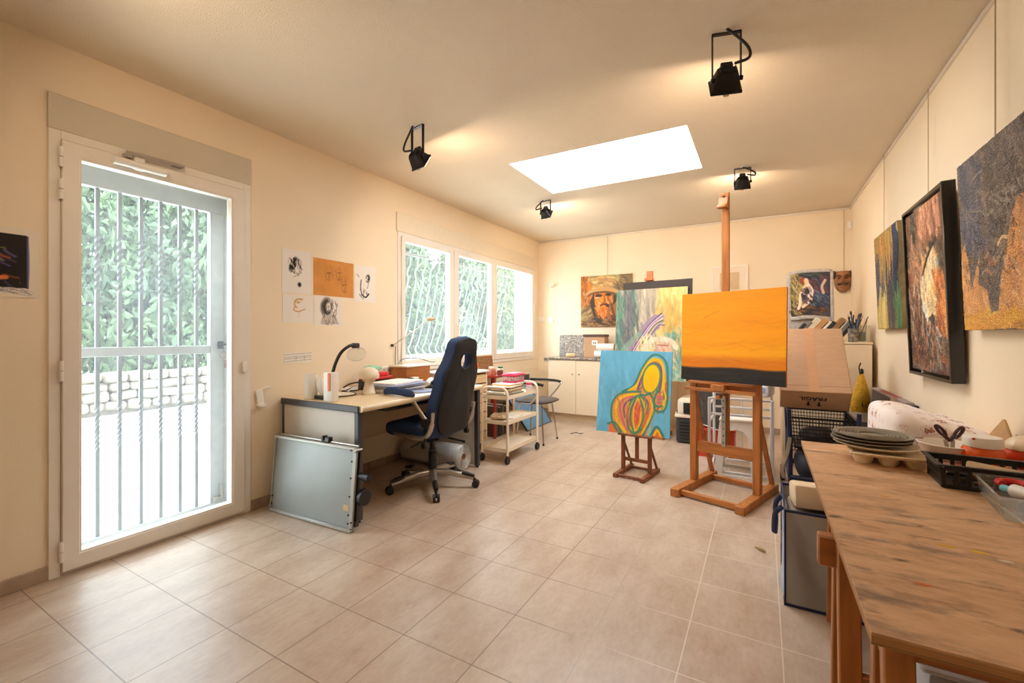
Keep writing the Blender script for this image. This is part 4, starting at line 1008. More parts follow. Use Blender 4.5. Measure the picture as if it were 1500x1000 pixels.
t = thing('storage_box', 'clear plastic box with bright pink lid on top of the magazines', 'box', (-2.21, 3.93, z + .001), R(6))
MB().span((-.075, -.12, 0), (.075, .12, .012), .003).build('base', M_PINK, t)
MB().span((-.07, -.115, .0125), (.07, .115, .062), .006).build('body', mat('printed_pink_box', rgb(190, 110, 120), .4, noise=.5, scale=40, color2=rgb(222, 196, 196)), t)
MB().span((-.078, -.123, .0625), (.078, .123, .084), .006).span((-.06, -.105, .084), (.06, .105, .09), .003).build('lid', M_PINK, t)
jar('jar', 'small clear pot with pink lid at the far end of the trolley', (-2.10, 4.06, .6185), .036, .085, mat('frosted_pot', rgb(214, 204, 206), .3, noise=.04), M_PINK)
tag(MB().box((-2.29, 3.97, .66), (.05, .16, .082), (0, 0, .0), .01).build('pouch', M_BLACK), 'black pouch beside the magazines on the trolley', 'pouch')
tag(blob(MB(), (-2.22, 3.66, .412), (.085, .10, .03), 8, .25, 20).build('newspaper', mat('crumpled_newsprint', rgb(196, 178, 156), .85, noise=.35, scale=26), angle=80), 'crumpled newspaper on the middle shelf of the trolley', 'newspaper')
tag(MB().box((-2.17, 3.80, .389), (.17, .22, .012), (0, 0, .2), .002).build('magazine', M_MAG[5]), 'white magazine lying on the middle shelf of the trolley', 'magazine')

# ------------------------------------------------------------------ small armchair
ac = thing('armchair', 'small chrome-legged armchair with dark seat between trolley and cabinet', 'chair', (-2.225, 4.50, 0))
M_DSEAT = mat('dark_brown_vinyl', rgb(72, 62, 58), .5, noise=.1, scale=20)
MB().grid(32, 10, lambda u, v: (.225 * math.copysign(abs(math.cos(u * 6.2832)) ** .6, math.cos(u * 6.2832)) * math.sin(v * math.pi) ** .5, .23 * math.copysign(abs(math.sin(u * 6.2832)) ** .6, math.sin(u * 6.2832)) * math.sin(v * math.pi) ** .5, .462 - .026 * math.cos(v * math.pi)), close_u=True).build('seat', M_DSEAT, ac, angle=80)
for x, y in ((.16, -.17), (.16, .17), (-.17, -.17), (-.17, .17)):
    lg = MB().tube([(x * .75, y * .8, .445), (x * 1.05, y * 1.08, .01)], .0085, 8).build('leg', M_CHROME, ac)
    MB().cyl((x * 1.05, y * 1.08, 0), (x * 1.05, y * 1.08, .022), .011, seg=10).build('foot', M_BLACK, lg)
for y in (-.22, .22):
    arm = MB().tube(smooth_path([(-.14, y * .9, .45), (.02, y * 1.02, .45), (.1, y * 1.05, .52), (.19, y * 1.05, .635), (.17, y * 1.05, .655), (-.2, y * 1.0, .66), (-.23, y * .9, .70)], 5), .008, 8).build('arm_tube', M_CHROME, ac)
    MB().tube(smooth_path([(-.2, y * 1.0, .668), (-.05, y * 1.03, .67), (.12, y * 1.05, .666), (.19, y * 1.05, .655)], 4), .015, 8, flat=.7).build('arm_pad', M_BLACK, arm)
MB().grid(20, 8, lambda u, v: (-.235 + .03 * (2 * u - 1) ** 2, .21 * (2 * u - 1), .62 + .11 * v), ).build('backrest', M_DSEAT, ac, solid=.02)
tag(MB().tube(smooth_path([(-2.02, 5.0, .004), (-1.98, 5.08, .004), (-1.93, 5.06, .004), (-1.90, 5.1, .004)], 5), .0035, 6).build('cable', M_BLACK), 'short dark cable lying on the floor before the cabinet', 'cable')

# ------------------------------------------------------------------ kitchen cabinets along the back wall
M_CAB = mat('cream_cabinet', rgb(226, 206, 176), .45, noise=.02, scale=6)
def granite_mat():
    m = mat('speckled_granite', rgb(120, 108, 98), .25)
    N = m.node_tree.nodes; L = m.node_tree.links; b = N['Principled BSDF']
    tc = N.new('ShaderNodeTexCoord'); v = N.new('ShaderNodeTexVoronoi'); v.inputs['Scale'].default_value = 85
    L.new(tc.outputs['Object'], v.inputs['Vector'])
    rp = N.new('ShaderNodeValToRGB'); rp.color_ramp.interpolation = 'CONSTANT'; e = rp.color_ramp.elements
    e[0].color = (*rgb(84, 74, 68), 1); e[1].position = .25; e[1].color = (*rgb(134, 120, 106), 1)
    for ps, c in ((.5, rgb(160, 146, 130)), (.68, rgb(104, 92, 84)), (.84, rgb(184, 170, 154))):
        q = e.new(ps); q.color = (*c, 1)
    sp = N.new('ShaderNodeSeparateColor'); L.new(v.outputs['Color'], sp.inputs[0]); L.new(sp.outputs[0], rp.inputs[0]); L.new(rp.outputs[0], b.inputs['Base Color'])
    return m
M_GRAN = granite_mat()
CX0 = -2.62
for i in range(2):
    x0 = CX0 + i * .82
    t = thing('base_cabinet', ('cream base cabinet at the left end of the granite counter', 'cream base cabinet behind the easels under the granite counter')[i], 'cabinet', (x0 + .41, 5.92, 0))
    MB().span((-.41, -.25, .11), (.41, .26, .855)).span((-.40, -.19, 0), (.40, .26, .11)).build('carcass', M_CAB, t)
    for s_ in (-1, 1):
        d = MB().span((.002 if s_ > 0 else -.409, -.27, .118), (.409 if s_ > 0 else -.002, -.251, .85), .002).build('door', M_CAB, t)
        MB().cyl((s_ * .05, -.284, .66), (s_ * .05, -.27, .66), .01, seg=10).build('knob', M_SILVER, d)
tag(MB().span((CX0 - .03, 5.63, .857), (CX0 + 1.66, 6.19, .884), .004).build('countertop', M_GRAN), 'speckled dark granite counter on the cream base cabinets', 'countertop')
tag(MB().box((CX0 - .05, 5.72, .83), (.06, .1, .012), None, .002).box((CX0 - .075, 5.72, .85), (.012, .1, .05), None, .002).build('bracket', M_SILVER), 'small metal bracket at the left end of the counter', 'bracket')
CT = .8845
t = thing('granite_slab', 'speckled granite slab with carved arch leaning at the back of the counter', 'slab', (-2.45, 6.14, CT), 0, rx=R(-4))
MB().span((-.21, -.012, 0), (.21, .012, .31), .003).build('slab', M_GRAN, t)
MB().tube([(.02 + .13 * math.cos(R(a)), -.013, .05 + .19 * math.sin(R(a))) for a in range(0, 181, 10)], .006, 6).build('carved_arch', mat('pale_carving', rgb(190, 176, 160), .5, noise=.1), t)
t = thing('box', 'tan box with dark lid standing on the counter beside the granite slab', 'box', (-2.02, 6.0, CT))
MB().span((-.17, -.09, 0), (.13, .09, .285), .003).build('body', M_CARD, t)
MB().span((-.18, -.1, .286), (.135, .1, .32), .003).build('lid', mat('dark_brown_lid', rgb(84, 58, 42), .5, noise=.1), t)
lb = MB().span((-.05, -.0915, .17), (.03, -.0905, .235)).build('label', M_PAPER, t)
MB().box((-.026, -.0925, .2), (.012, .001, .03)).box((0, -.0925, .2), (.02, .001, .02)).build('label_print', M_DEDGE, lb)
for k, (x, z, lab) in enumerate(((-1.88, .05, 'lower paper roll lying on the counter'), (-1.85, .145, 'upper paper roll stacked on the other roll'))):
    t = thing('paper_roll', lab, 'roll', (x, 5.84, CT + z), 0, 'paper rolls on the counter')
    MB().lathe([(.018, -.12), (.049, -.12), (.049, .12), (.018, .12), (.018, -.12)], rot=(0, R(90), 0), seg=28).build('roll', M_PAPER, t)
MB2_ = MB().box((-2.36, 5.84, CT + .025), (.13, .1, .05), (0, 0, .4), .012)
tag(MB2_.build('sponge', mat('yellow_sponge', rgb(222, 196, 150), .9, noise=.1, scale=60)), 'pale yellow sponge on the counter before the granite slab', 'sponge')
for y_, lab in ((-2.985, 'white wall switch plate closest to the window corner'), (-2.825, 'white wall switch plate on the back wall, right of the other plate')):
    t = thing('wall_switch', lab, 'switch', (y_, YB, 1.432))
    MB().box((0, -.006, 0), (.085, .012, .085), None, .004).build('plate', M_PLAST, t)
    MB().box((0, -.0135, 0), (.045, .004, .045), None, .002).build('rocker', M_PLAST, t)
t = thing('wall_spotlight', 'tiny white spotlight on the back wall near the window', 'spotlight', (-2.79, YB, 1.95))
MB().cyl((0, 0, 0), (0, -.02, 0), .028, seg=16).cyl((0, -.02, 0), (0, -.045, 0), .008, seg=8).build('base', M_PLAST, t)
MB().lathe([(0, -.03), (.022, -.03), (.03, .035), (.024, .035), (0, .02)], (0.005, -.06, -.005), 16, (R(60), R(30), 0)).build('shade', M_PLAST, t)
t = thing('motion_sensor', 'small cream sensor box high on the right wall by the corner', 'sensor', (XR, 6.10, 2.41))
MB().box((-.018, 0, 0), (.036, .05, .09), (0, R(-6), 0), .008).build('body', M_PLAST, t)
MB().cyl((-.032, 0, .005), (-.042, 0, .005), .015, seg=12).build('lens', M_CREAM, t)

# ------------------------------------------------------------------ pictures on the back wall
M_WIRE = mat('hanging_wire', rgb(190, 176, 150), .5, .3, noise=.02)
def wire(parent, x, z0, z1, y): return MB().cyl((x, y, z0), (x, y, z1), .0028, seg=6).build('hanging_wire', M_WIRE, parent)
def hat_paint():
    p = Paint(150, 150, (150, 96, 44), .99, 41)
    p.dabs(220, (0, 0, .3, 1), [(196, 104, 30), (224, 132, 44), (150, 84, 30), (180, 150, 90)], .18, .02, 80, 25)
    p.dabs(160, (.6, 0, 1, .4), [(120, 104, 72), (96, 88, 66), (150, 130, 84), (110, 90, 60)], .12, .016, 70, 50)
    p.dabs(100, (.2, 0, .7, .12), [(150, 140, 90), (180, 160, 100)], .14, .02, 10, 30)
    p.dabs(160, (.0, .75, 1, 1), [(66, 50, 36), (104, 76, 48), (48, 38, 30), (150, 120, 80)], .12, .018, 20, 60)
    p.dabs(100, (.0, .62, .25, .85), [(176, 146, 96), (140, 112, 70), (110, 84, 50)], .14, .018, -30, 30)
    p.mix(p.poly([(.18, .52), (.30, .30), (.40, .60), (.42, .95), (.30, .88), (.22, .66)], .05), (64, 50, 36))
    p.mix(p.poly([(.27, .32), (.62, .30), (.64, .52), (.56, .74), (.44, .86), (.34, .70), (.28, .5)], .05), (222, 124, 38))
    p.dabs(110, (.3, .34, .6, .8), [(236, 142, 46), (206, 106, 30), (246, 170, 84), (176, 84, 28)], .1, .016, 80, 30)
    p.mix(p.poly([(.66, .36), (.78, .42), (.98, .45), (.96, .5), (.70, .52), (.62, .6)], .05), (70, 56, 36))
    p.mix(p.ell(.43, .16, .17, .15, 4, .12), (202, 166, 108)); p.mix(p.poly([(.27, .10), (.58, .07), (.64, .27), (.24, .30)], .04), (206, 170, 112))
    p.dabs(90, (.26, .04, .62, .28), [(224, 190, 134), (180, 142, 88), (206, 150, 84), (160, 124, 80)], .14, .014, 5, 25)
    p.stroke([(.14, .36), (.22, .30), (.44, .27), (.62, .29), (.74, .34)], .035, (196, 150, 92)).stroke([(.15, .39), (.24, .345), (.44, .325), (.60, .345), (.7, .38)], .018, (110, 74, 40))
    p.mix(p.ell(.36, .39, .07, .03, 0, .3), (70, 44, 26)).mix(p.ell(.55, .38, .06, .03, 0, .3), (60, 40, 26))
    p.stroke([(.47, .40), (.48, .50), (.44, .54)], .015, (160, 80, 30)).stroke([(.40, .58), (.48, .56), (.56, .58)], .016, (110, 40, 22)).stroke([(.50, .56), (.56, .62), (.58, .64)], .016, (50, 36, 28)).stroke([(.57, .5), (.60, .58), (.56, .66), (.55, .84)], .024, (150, 96, 62)).stroke([(.60, .56), (.64, .70), (.68, .84)], .018, (96, 66, 40)).stroke([(.3, .44), (.36, .43)], .008, (240, 210, 170))
    return p
t = thing('painting', 'unframed portrait of a figure in a brimmed hat with a pipe, on the back wall', 'painting', (-1.955, YB - .025, 1.312))
painted('canvas', hat_paint(), .755, .742, .02, M_SIDE, t); wire(t, .02, .742, ZC - .03 - 1.312, .012)

t = thing('picture', 'pale white-framed picture on the back wall behind the easel mast', 'picture', (-.36, YB - .02, 1.70))
p = Paint(40, 40, (214, 188, 150), 1.0, 44); p.vary(.05, 4, 4)
MB().span((-.2, -.001, 0), (.2, .015, .36)).build('mount', mat('ivory_mount', rgb(234, 220, 198), .8, noise=.02), t)
painted('print', p, .22, .22, .002, M_PAPER, t, front=M_INK).location = (0, -.0035, .06)
m = MB().prism([(-.205, 0), (.205, 0), (.205, .365), (-.205, .365)], .024, Matrix(((1, 0, 0, 0), (0, 0, 1, -.008), (0, 1, 0, 0), (0, 0, 0, 1))), .002, 1, hole=[(-.185, .02), (.185, .02), (.185, .345), (-.185, .345)])
m.build('frame', M_WHITE, t)

# carved mask
mk = thing('mask', 'carved wooden face mask with moustache hanging in the back corner', 'mask', (.79, YB - .012, 1.80), R(-8))
M_MASK = wood_mat('carved_mask_wood', rgb(150, 100, 64), .45, (3, 3, 3), .25, 8)
M_HAIR = mat('mask_dark_paint', rgb(56, 46, 38), .6, noise=.2, scale=30)
def mask_fn(u, v):
    a = (u - .5) * math.pi; z = .115 - .235 * v
    w_ = .083 * (math.sqrt(max(0, 1 - ((z - .02) / .148) ** 2)) if z < .02 else 1 - .10 * ((z - .02) / .1) ** 2)
    x = w_ * math.sin(a); d = .062 * math.cos(a) * (1 - .35 * (2 * v - .9) ** 2)
    g = lambda cx, cz, sx, sz: math.exp(-((x - cx) / sx) ** 2 - ((z - cz) / sz) ** 2)
    d += .032 * g(0, .005, .015, .03) + .014 * g(0, .035, .012, .03) + .011 * (g(-.034, .056, .022, .009) + g(.034, .056, .022, .009))
    d -= .012 * (g(-.034, .036, .016, .012) + g(.034, .036, .016, .012)); d += .012 * (g(-.042, -.01, .02, .02) + g(.042, -.01, .02, .02)) + .012 * g(0, -.062, .026, .008) + .01 * g(0, -.095, .022, .016) - .006 * g(0, -.07, .03, .005)
    return (x, -d, z)
MB().grid(44, 50, mask_fn).build('face', M_MASK, mk, angle=80)
for s_ in (-1, 1):
    MB().tube(smooth_path([(s_ * .006, -.088, -.032), (s_ * .026, -.083, -.03), (s_ * .052, -.058, -.042)], 4), [.008] * 4 + [.01] * 3 + [.006, .003], 8).build('moustache', M_HAIR, mk)
    MB().tube(smooth_path([(s_ * .014, -.08, .052), (s_ * .036, -.072, .064), (s_ * .058, -.048, .055)], 4), [.005] * 7 + [.004, .003], 6).build('eyebrow', M_HAIR, mk)
    MB().ell((s_ * .034, -.058, .036), (.013, .008, .007), 12).build('eye', M_HAIR, mk)
    MB().ell((s_ * .077, -.018, .075), (.016, .03, .05), 12).build('hair', M_HAIR, mk)
wire(mk, 0.01, .11, ZC - .03 - 1.80, .004)

# ------------------------------------------------------------------ blue canvas on the small easel
def blue_paint():
    p = Paint(200, 230, (104, 182, 220), .87, 51); p.vary(.08, 3, 5)
    p.dabs(160, (0, 0, 1, 1), [(112, 188, 224), (98, 174, 212), (122, 196, 228)], .2, .02, 85, 20, .3)
    G, Y, O, PK, VI, RD = (64, 134, 118), (240, 196, 30), (224, 116, 62), (206, 104, 128), (122, 88, 128), (206, 90, 60)
    hair = [(.37, .52), (.52, .40), (.62, .18), (.74, .07), (.88, .10), (.93, .30), (.95, .55), (.90, .68), (.80, .68), (.76, .55), (.60, .52)]
    p.mix(p.poly(hair, .03), (214, 150, 70))
    for k, c in enumerate((O, PK, Y, O, (236, 200, 120), PK, Y, VI, O)):
        q = k * .016; p.stroke([(.41 + q * 1.2, .51), (.52 + q, .42 - q * .2), (.60 + q * .8, .27), (.67 + q * .6, .15)], .007, c, .9)
    p.dabs(80, (.8, .4, .93, .66), [O, PK, Y, G, RD], .14, .012, 110, 20)
    body = [(.22, .98), (.20, .72), (.26, .56), (.38, .49), (.58, .48), (.74, .52), (.80, .66), (.76, .80), (.70, 1.0), (.22, 1.0)]
    p.mix(p.poly(body, .02), (222, 150, 80))
    p.mix(p.poly([(.18, .92), (.24, .87), (.36, .97), (.36, 1), (.18, 1)], .02), O).mix(p.poly([(.76, .96), (.83, .89), (.92, .97), (.92, 1), (.76, 1)], .02), O).stroke([(.17, .90), (.26, .88), (.36, .98)], .013, G).stroke([(.76, .98), (.83, .88), (.92, .98)], .013, G).stroke([(.80, .98), (.84, .92), (.88, .98)], .01, Y)
    # hair outlines
    p.stroke([(.35, .50), (.50, .42), (.60, .22), (.72, .06), (.84, .055), (.93, .16), (.95, .40), (.95, .60), (.90, .70), (.80, .69), (.75, .58)], .012, G)
    p.stroke([(.44, .49), (.56, .40), (.63, .24), (.73, .11), (.83, .11), (.885, .2), (.895, .40), (.88, .5)], .018, Y).stroke([(.56, .46), (.62, .30), (.70, .17), (.78, .145), (.85, .19), (.865, .34), (.84, .48)], .013, VI).stroke([(.60, .40), (.645, .27), (.72, .17), (.79, .16), (.83, .2)], .011, PK)
    p.stroke([(.86, .44), (.80, .52), (.79, .62), (.86, .65), (.92, .58), (.9, .46)], .011, G).stroke([(.87, .48), (.83, .55), (.84, .62), (.88, .6)], .009, PK).stroke([(.9, .44), (.93, .54), (.9, .63)], .009, Y)
    # face
    p.mix(p.ell(.735, .325, .125, .185, 8, .06), G).mix(p.ell(.735, .325, .105, .165, 8, .06), (250, 206, 20)).mix(p.ell(.73, .36, .08, .11, 8, .5) * .6, (252, 190, 24))
    # shoulders and arms
    p.stroke([(.60, .49), (.44, .50), (.30, .54), (.22, .64), (.21, .80), (.26, .92), (.34, 1.0)], .012, G).stroke([(.56, .52), (.40, .55), (.30, .61), (.27, .74), (.31, .86), (.42, .98)], .015, Y).stroke([(.50, .55), (.38, .59), (.33, .68), (.35, .80), (.44, .95)], .012, PK).stroke([(.52, .57), (.42, .62), (.38, .7), (.40, .8)], .012, VI)
    p.stroke([(.72, .50), (.78, .58), (.79, .70), (.74, .84), (.66, .99)], .012, G).stroke([(.74, .58), (.76, .68), (.72, .82), (.64, .97)], .012, Y).stroke([(.71, .58), (.73, .68), (.69, .82), (.62, .96)], .013, O).stroke([(.66, .56), (.71, .64), (.70, .74)], .012, VI)
    for sgn in (1,):
        p.mix(p.ell(.56, .76, .135, .235, 6, .05), G).mix(p.ell(.56, .76, .112, .21, 6, .05), Y).mix(p.ell(.56, .76, .095, .19, 6, .06), (222, 134, 70))
        p.stroke([(.545, .56), (.485, .70), (.48, .84), (.53, .96)], .012, G).stroke([(.585, .56), (.645, .70), (.645, .84), (.56, .97)], .012, G).stroke([(.56, .58), (.52, .72), (.525, .86), (.545, .95)], .010, Y).stroke([(.58, .58), (.61, .72), (.605, .86), (.56, .95)], .010, Y)
        p.mix(p.ell(.565, .75, .04, .15, 2, .2), (222, 104, 84)).dabs(30, (.535, .62, .6, .86), [PK, RD, O], .05, .008, 85, 40)
        p.stroke([(.46, .68), (.44, .78), (.48, .90)], .010, (216, 96, 70)).stroke([(.67, .68), (.68, .78), (.64, .9)], .010, O)
    p.stroke([(.60, .52), (.66, .53), (.72, .50)], .012, G)
    p.dabs(60, (.24, .56, .44, .95), [O, PK, Y, VI, (236, 200, 120)], .12, .005, 75, 18, .4).dabs(40, (.66, .56, .78, .95), [O, PK, Y, (236, 200, 120)], .12, .005, 100, 15, .4)
    return p
rzb = R(-1)
t = thing('canvas', 'blue canvas with a yellow-faced rainbow-lined figure on the small easel', 'canvas', (-.972, 3.772, .352), rzb, rx=R(-10))
painted('painted_face', blue_paint(), .625, .715, .02, mat('blue_canvas_edge', rgb(84, 140, 176), .7, noise=.05), t)
def h_easel(name, label, loc, rz, w, zs, foot, postw, postz, mastz, tray, back, mh, mv, crossz, mast_from=0.0, plate=False):
    """H-frame easel: two skids, two posts, cross rails, raked braces, central mast, canvas tray"""
    t = thing(name, label, 'easel', loc, rz)
    f0, f1 = foot; s_ = postw
    for sx in (-1, 1):
        x = sx * w / 2
        MB().span((x - s_ * .62, f0, .0), (x + s_ * .62, f1, s_ * 1.15), .004).build('skid', mv, t)
        MB().span((x - s_ / 2, -s_ / 2, s_ * 1.152), (x + s_ / 2, s_ / 2, postz), .003).build('post', mv, t)
        MB().bar((x * .98, f1 - s_ * .8, s_ * 1.155), (x * .98, s_ * .55, zs), s_ * .34, s_ * .62, (1, 0, 0)).build('brace', mv, t)
    for y in (f0 + (.06 if w > .3 else .035), f1 - (.09 if w > .3 else .05)):
        MB().span((-w / 2 + s_ * .62, y - s_ * .35, s_ * .25), (w / 2 - s_ * .62, y + s_ * .35, s_ * .95), .003).build('cross_bar', mh, t)
    for z, hh in crossz:
        MB().span((-w / 2 + s_ / 2, -s_ * .3, z - hh / 2), (w / 2 - s_ / 2, s_ * .3, z + hh / 2), .003).build('cross_rail', mh, t)
    ms = MB().span((-s_ * .55, -s_ * .02 + s_ * .32, mast_from), (s_ * .55, s_ * .72, mastz), .003).build('mast', mv, t)
    if plate:
        MB().span((-s_ * .3, -s_ * .38, mast_from + .02), (s_ * .3, -s_ * .33 + s_ * .32, tray[0] - .1), .001).build('rack_plate', M_SILVER, ms)
        for k in range(7):
            z = mast_from + .05 + k * (tray[0] - .16 - mast_from) / 6.5
            MB().cyl((0, -s_ * .40, z), (0, -s_ * .36, z), .0055, seg=8).build('rack_hole', M_BLACK, ms)
    return t, ms
se, _ = h_easel('easel', 'small dark wooden easel standing under the blue canvas', (-.94, 3.815, 0), R(-8), .235, .26, (-.18, .2), .03, .335, .62, (.34,), None, M_EASELD, M_EASELD, [(.125, .028)], .112)
MB().span((-.148, -.055, .335), (.148, .03, .349), .002).build('tray', M_EASELD, se)

# ------------------------------------------------------------------ orange canvas on the tall studio easel
p = Paint(150, 150, (250, 152, 14), 1.13, 61)
g = p.v
for v0, c in ((.0, (232, 150, 4)), (.12, (244, 158, 2)), (.4, (250, 166, 0)), (.62, (255, 178, 2)), (.70, (255, 176, 0)), (.72, (222, 126, 0)), (.82, (226, 132, 0))):
    p.mix(np.clip((g + .02 * (p.noise(3, 3) - .5) - v0) / .06 + .5, 0, 1), c)
p.dabs(240, (-.1, 0, 1.1, .8), [(250, 166, 6), (240, 150, 2), (255, 176, 14), (232, 142, 4)], .5, .010, 0, 2, .14)
p.mix(p.line([(.25, .28), (.34, .235), (.40, .22)], .004) * .6, (190, 110, 30))
hz = .845 + .008 * np.sin(9 * p.u) + .012 * (p.noise(5, 2) - .5) - .012 * p.u
p.mix(np.clip((g - hz) / .02 + .5, 0, 1), (38, 32, 26)); p.dabs(60, (0, .9, 1, 1), [(30, 28, 26), (48, 42, 34), (26, 24, 22)], .4, .012, 0, 4, .6)
oz = R(-21.5)
t = thing('canvas', 'orange canvas with a black band along the bottom on the tall easel', 'canvas', (-.212, 3.551, .852), oz, rx=R(-1.5))
painted('painted_face', p, .743, .664, .02, mat('orange_canvas_edge', rgb(206, 116, 20), .7, noise=.05), t)
te, ms = h_easel('easel', 'tall wooden studio easel holding the orange canvas', (-.25, 3.68, 0), R(-18), .46, .62, (-.33, .36), .05, .845, 2.26, (.84,), None, M_EASELH, M_EASEL, [(.33, .085), (.79, .06)], .34, True)
MB().span((-.235, -.1, .828), (.235, .03, .846), .003).build('tray', M_EASELH, te)
MB().span((-.255, -.11, .772), (.255, -.085, .797), .003).span((-.235, -.085, .775), (-.215, -.026, .79)).span((.215, -.085, .775), (.235, -.026, .79)).build('drawer_lip', M_EASELH, te)
MB().prism([(-.05, -.13), (.05, -.13), (.035, -.03), (-.035, -.03)], .045, Matrix.Translation((0, 0, .786)), .003, 1).cyl((0, -.12, .74), (0, -.07, .74), .016, seg=12).build('ratchet_block', M_EASEL, te)
hd = MB().span((-.035, -.006, 2.17), (.035, .014, 2.265), .003).build('mast_head', M_EASEL, te)
MB().prism([(-.045, .0), (.012, .0), (.012, .085), (.0, .085), (-.012, .03), (-.045, .018)], .07, Matrix(((0, 0, 1, -.035), (1, 0, 0, -.018), (0, 1, 0, 2.145), (0, 0, 0, 1))), .004, 1).build('top_clamp', M_EASEL, te)
MB().cyl((0, -.02, 2.235), (0, -.006, 2.235), .008, seg=10).build('screw', M_BLACK, te)

# ------------------------------------------------------------------ veiled-figure canvas on the third easel, dark board behind it
def veil_paint():
    p = Paint(170, 210, (176, 164, 142), .8, 71)
    p.dabs(260, (.25, 0, .65, .6), [(186, 172, 148), (150, 146, 136), (206, 190, 164), (128, 128, 124)], .3, .014, 85, 12, .6)
    p.dabs(240, (.0, 0, .28, 1), [(80, 132, 112), (64, 106, 98), (112, 154, 130), (92, 104, 106)], .26, .013, 82, 18, .7)
    p.dabs(90, (.14, .1, .26, .7), [(84, 90, 98), (104, 108, 116), (124, 122, 118)], .26, .012, 86, 8, .6)
    p.dabs(300, (.62, 0, 1, .75), [(236, 190, 110), (240, 204, 136), (226, 176, 92), (232, 190, 116)], .3, .018, 86, 14, .7)
    p.dabs(60, (.7, .2, .9, .5), [(206, 160, 80), (170, 150, 80)], .2, .014, 86, 20, .5)
    p.dabs(120, (.72, .55, 1, 1), [(104, 160, 150), (84, 140, 136), (150, 176, 150), (222, 190, 120)], .2, .018, 80, 35, .7)
    p.mix(p.poly([(.06, .8), (.40, .42), (.56, .28), (.70, .30), (.64, .44), (.40, .60), (.26, .86), (.1, 1)], .03), (150, 130, 150))
    for k, c in enumerate([(86, 70, 110), (206, 190, 206), (140, 100, 150), (226, 206, 190), (120, 84, 74), (96, 140, 120), (216, 180, 150), (110, 90, 130)]):
        o = k * .018; p.stroke([(.10 + o, .92), (.28 + o, .66), (.48 + o, .42), (.66 + .3 * o, .28 + o)], .009, c, .9)
    p.stroke([(.02, .78), (.2, .62), (.36, .5)], .03, (120, 160, 140), .7).mix(p.poly([(.02, .86), (.2, .72), (.16, .92), (.06, .95)], .03), (64, 140, 92))
    p.mix(p.poly([(.36, 1.0), (.42, .70), (.52, .62), (.60, .66), (.58, 1)], .03), (238, 204, 120)); p.dabs(60, (.36, .62, .56, 1), [(244, 214, 130), (226, 190, 120), (250, 226, 170)], .25, .012, 84, 8)
    p.mix(p.ell(.70, .74, .13, .15, 0, .2), (214, 160, 132)).stroke([(.42, .68), (.52, .58), (.66, .555), (.80, .58), (.86, .64)], .026, (232, 206, 180)).stroke([(.58, .98), (.57, .78), (.60, .67), (.7, .63)], .02, (170, 150, 170), .8)
    p.mix(p.ell(.70, .70, .09, .05, 0, .4), (206, 130, 96)).dabs(50, (.6, .6, .8, .95), [(226, 176, 150), (200, 140, 116), (240, 200, 170)], .14, .014, 80, 30, .7).mix(p.line([(.62, .62), (.76, .625)], .008), (180, 110, 90))
    p.dabs(200, (0, 0, 1, 1), [(206, 190, 160), (150, 140, 140), (230, 200, 150), (120, 140, 130), (190, 150, 130)], .16, .007, 80, 16, .24)
    p.vary(.12, 14, 8)
    return p
tz = R(-7)
ex, ey = -1.06, 5.16
t = thing('canvas', 'canvas of a veiled figure in green, grey and yellow standing behind the blue one', 'canvas', (-1.142, 5.19, .683), tz, rx=R(-4))
painted('painted_face', veil_paint(), .83, 1.055, .02, M_SIDE, t)
tag(MB().span((-.352, 0, 0), (.456, .006, 1.14), .001).build('board', mat('charcoal_board', rgb(52, 44, 40), .6, noise=.06, scale=20), loc=(-1.137, 5.234, .69), rot=(R(-4), 0, tz)), 'charcoal drawing board clamped behind the veiled-figure canvas', 'board')
e3, _ = h_easel('easel', 'wooden easel in front of the cabinets holding the veiled-figure canvas', (-1.135, 5.37, 0), tz, .28, .62, (-.14, .22), .045, .66, 1.84, (.69,), None, M_EASELH, M_EASEL, [(.25, .06), (.62, .05)], .24)
MB().span((-.2, -.22, .661), (.2, .02, .679), .003).build('tray', M_EASELH, e3)
MB().box((-.02, -.03, 1.885), (.075, .024, .13), (R(-4), 0, 0), .003).box((-.02, -.055, 1.85), (.1, .05, .03), (R(-4), 0, 0), .004).build('top_clamp', mat('orange_wood', rgb(206, 104, 48), .45, noise=.1, scale=8), e3)
# ------------------------------------------------------------------ pet carrier, crate, dark canvas, stool, white frame trolley behind the easels
M_CARRIER = mat('cream_carrier', rgb(222, 210, 190), .45, noise=.03)
M_DGREY = mat('dark_grey_plastic', rgb(48, 48, 50), .5, noise=.1, scale=20)
t = thing('pet_carrier', 'pet carrier with cream top and dark slatted base on the floor before the cabinets', 'pet carrier', (-.66, 5.38, 0))
MB().box((0, 0, .15), (.36, .42, .29), None, .03, 3).build('base', M_DGREY, t)
for k in range(6): MB().box((0, -.213, .06 + k * .035), (.28, .006, .016), None, .002).build('slat', M_BLACK, t)
MB().box((0, 0, .3), (.38, .45, .03), None, .008, 2).box((0, 0, .40), (.34, .40, .19), None, .05, 4).build('top', M_CARRIER, t)
MB().box((0, -.205, .39), (.2, .012, .12), None, .01, 2).build('door', M_BLACK, t)
for s_ in (-1, 1): MB().box((s_ * .192, -.1, .3), (.016, .04, .05), None, .004).build('latch', M_CARRIER, t)
M_REDC = mat('red_crate_plastic', rgb(206, 62, 34), .4, noise=.05)
t = thing('crate', 'red plastic crate on the floor behind the tall easel', 'crate', (-.40, 4.87, 0))
m = MB()
for z0, z1, g in ((0, .29, .165),):
    m.span((-.165, -.15, 0), (.165, .15, .012)).span((-.165, -.15, .012), (.165, -.143, .28)).span((-.165, .143, .012), (.165, .15, .28)).span((-.165, -.143, .012), (-.158, .143, .28)).span((.158, -.143, .012), (.165, .143, .28))
m.build('body', M_REDC, t)
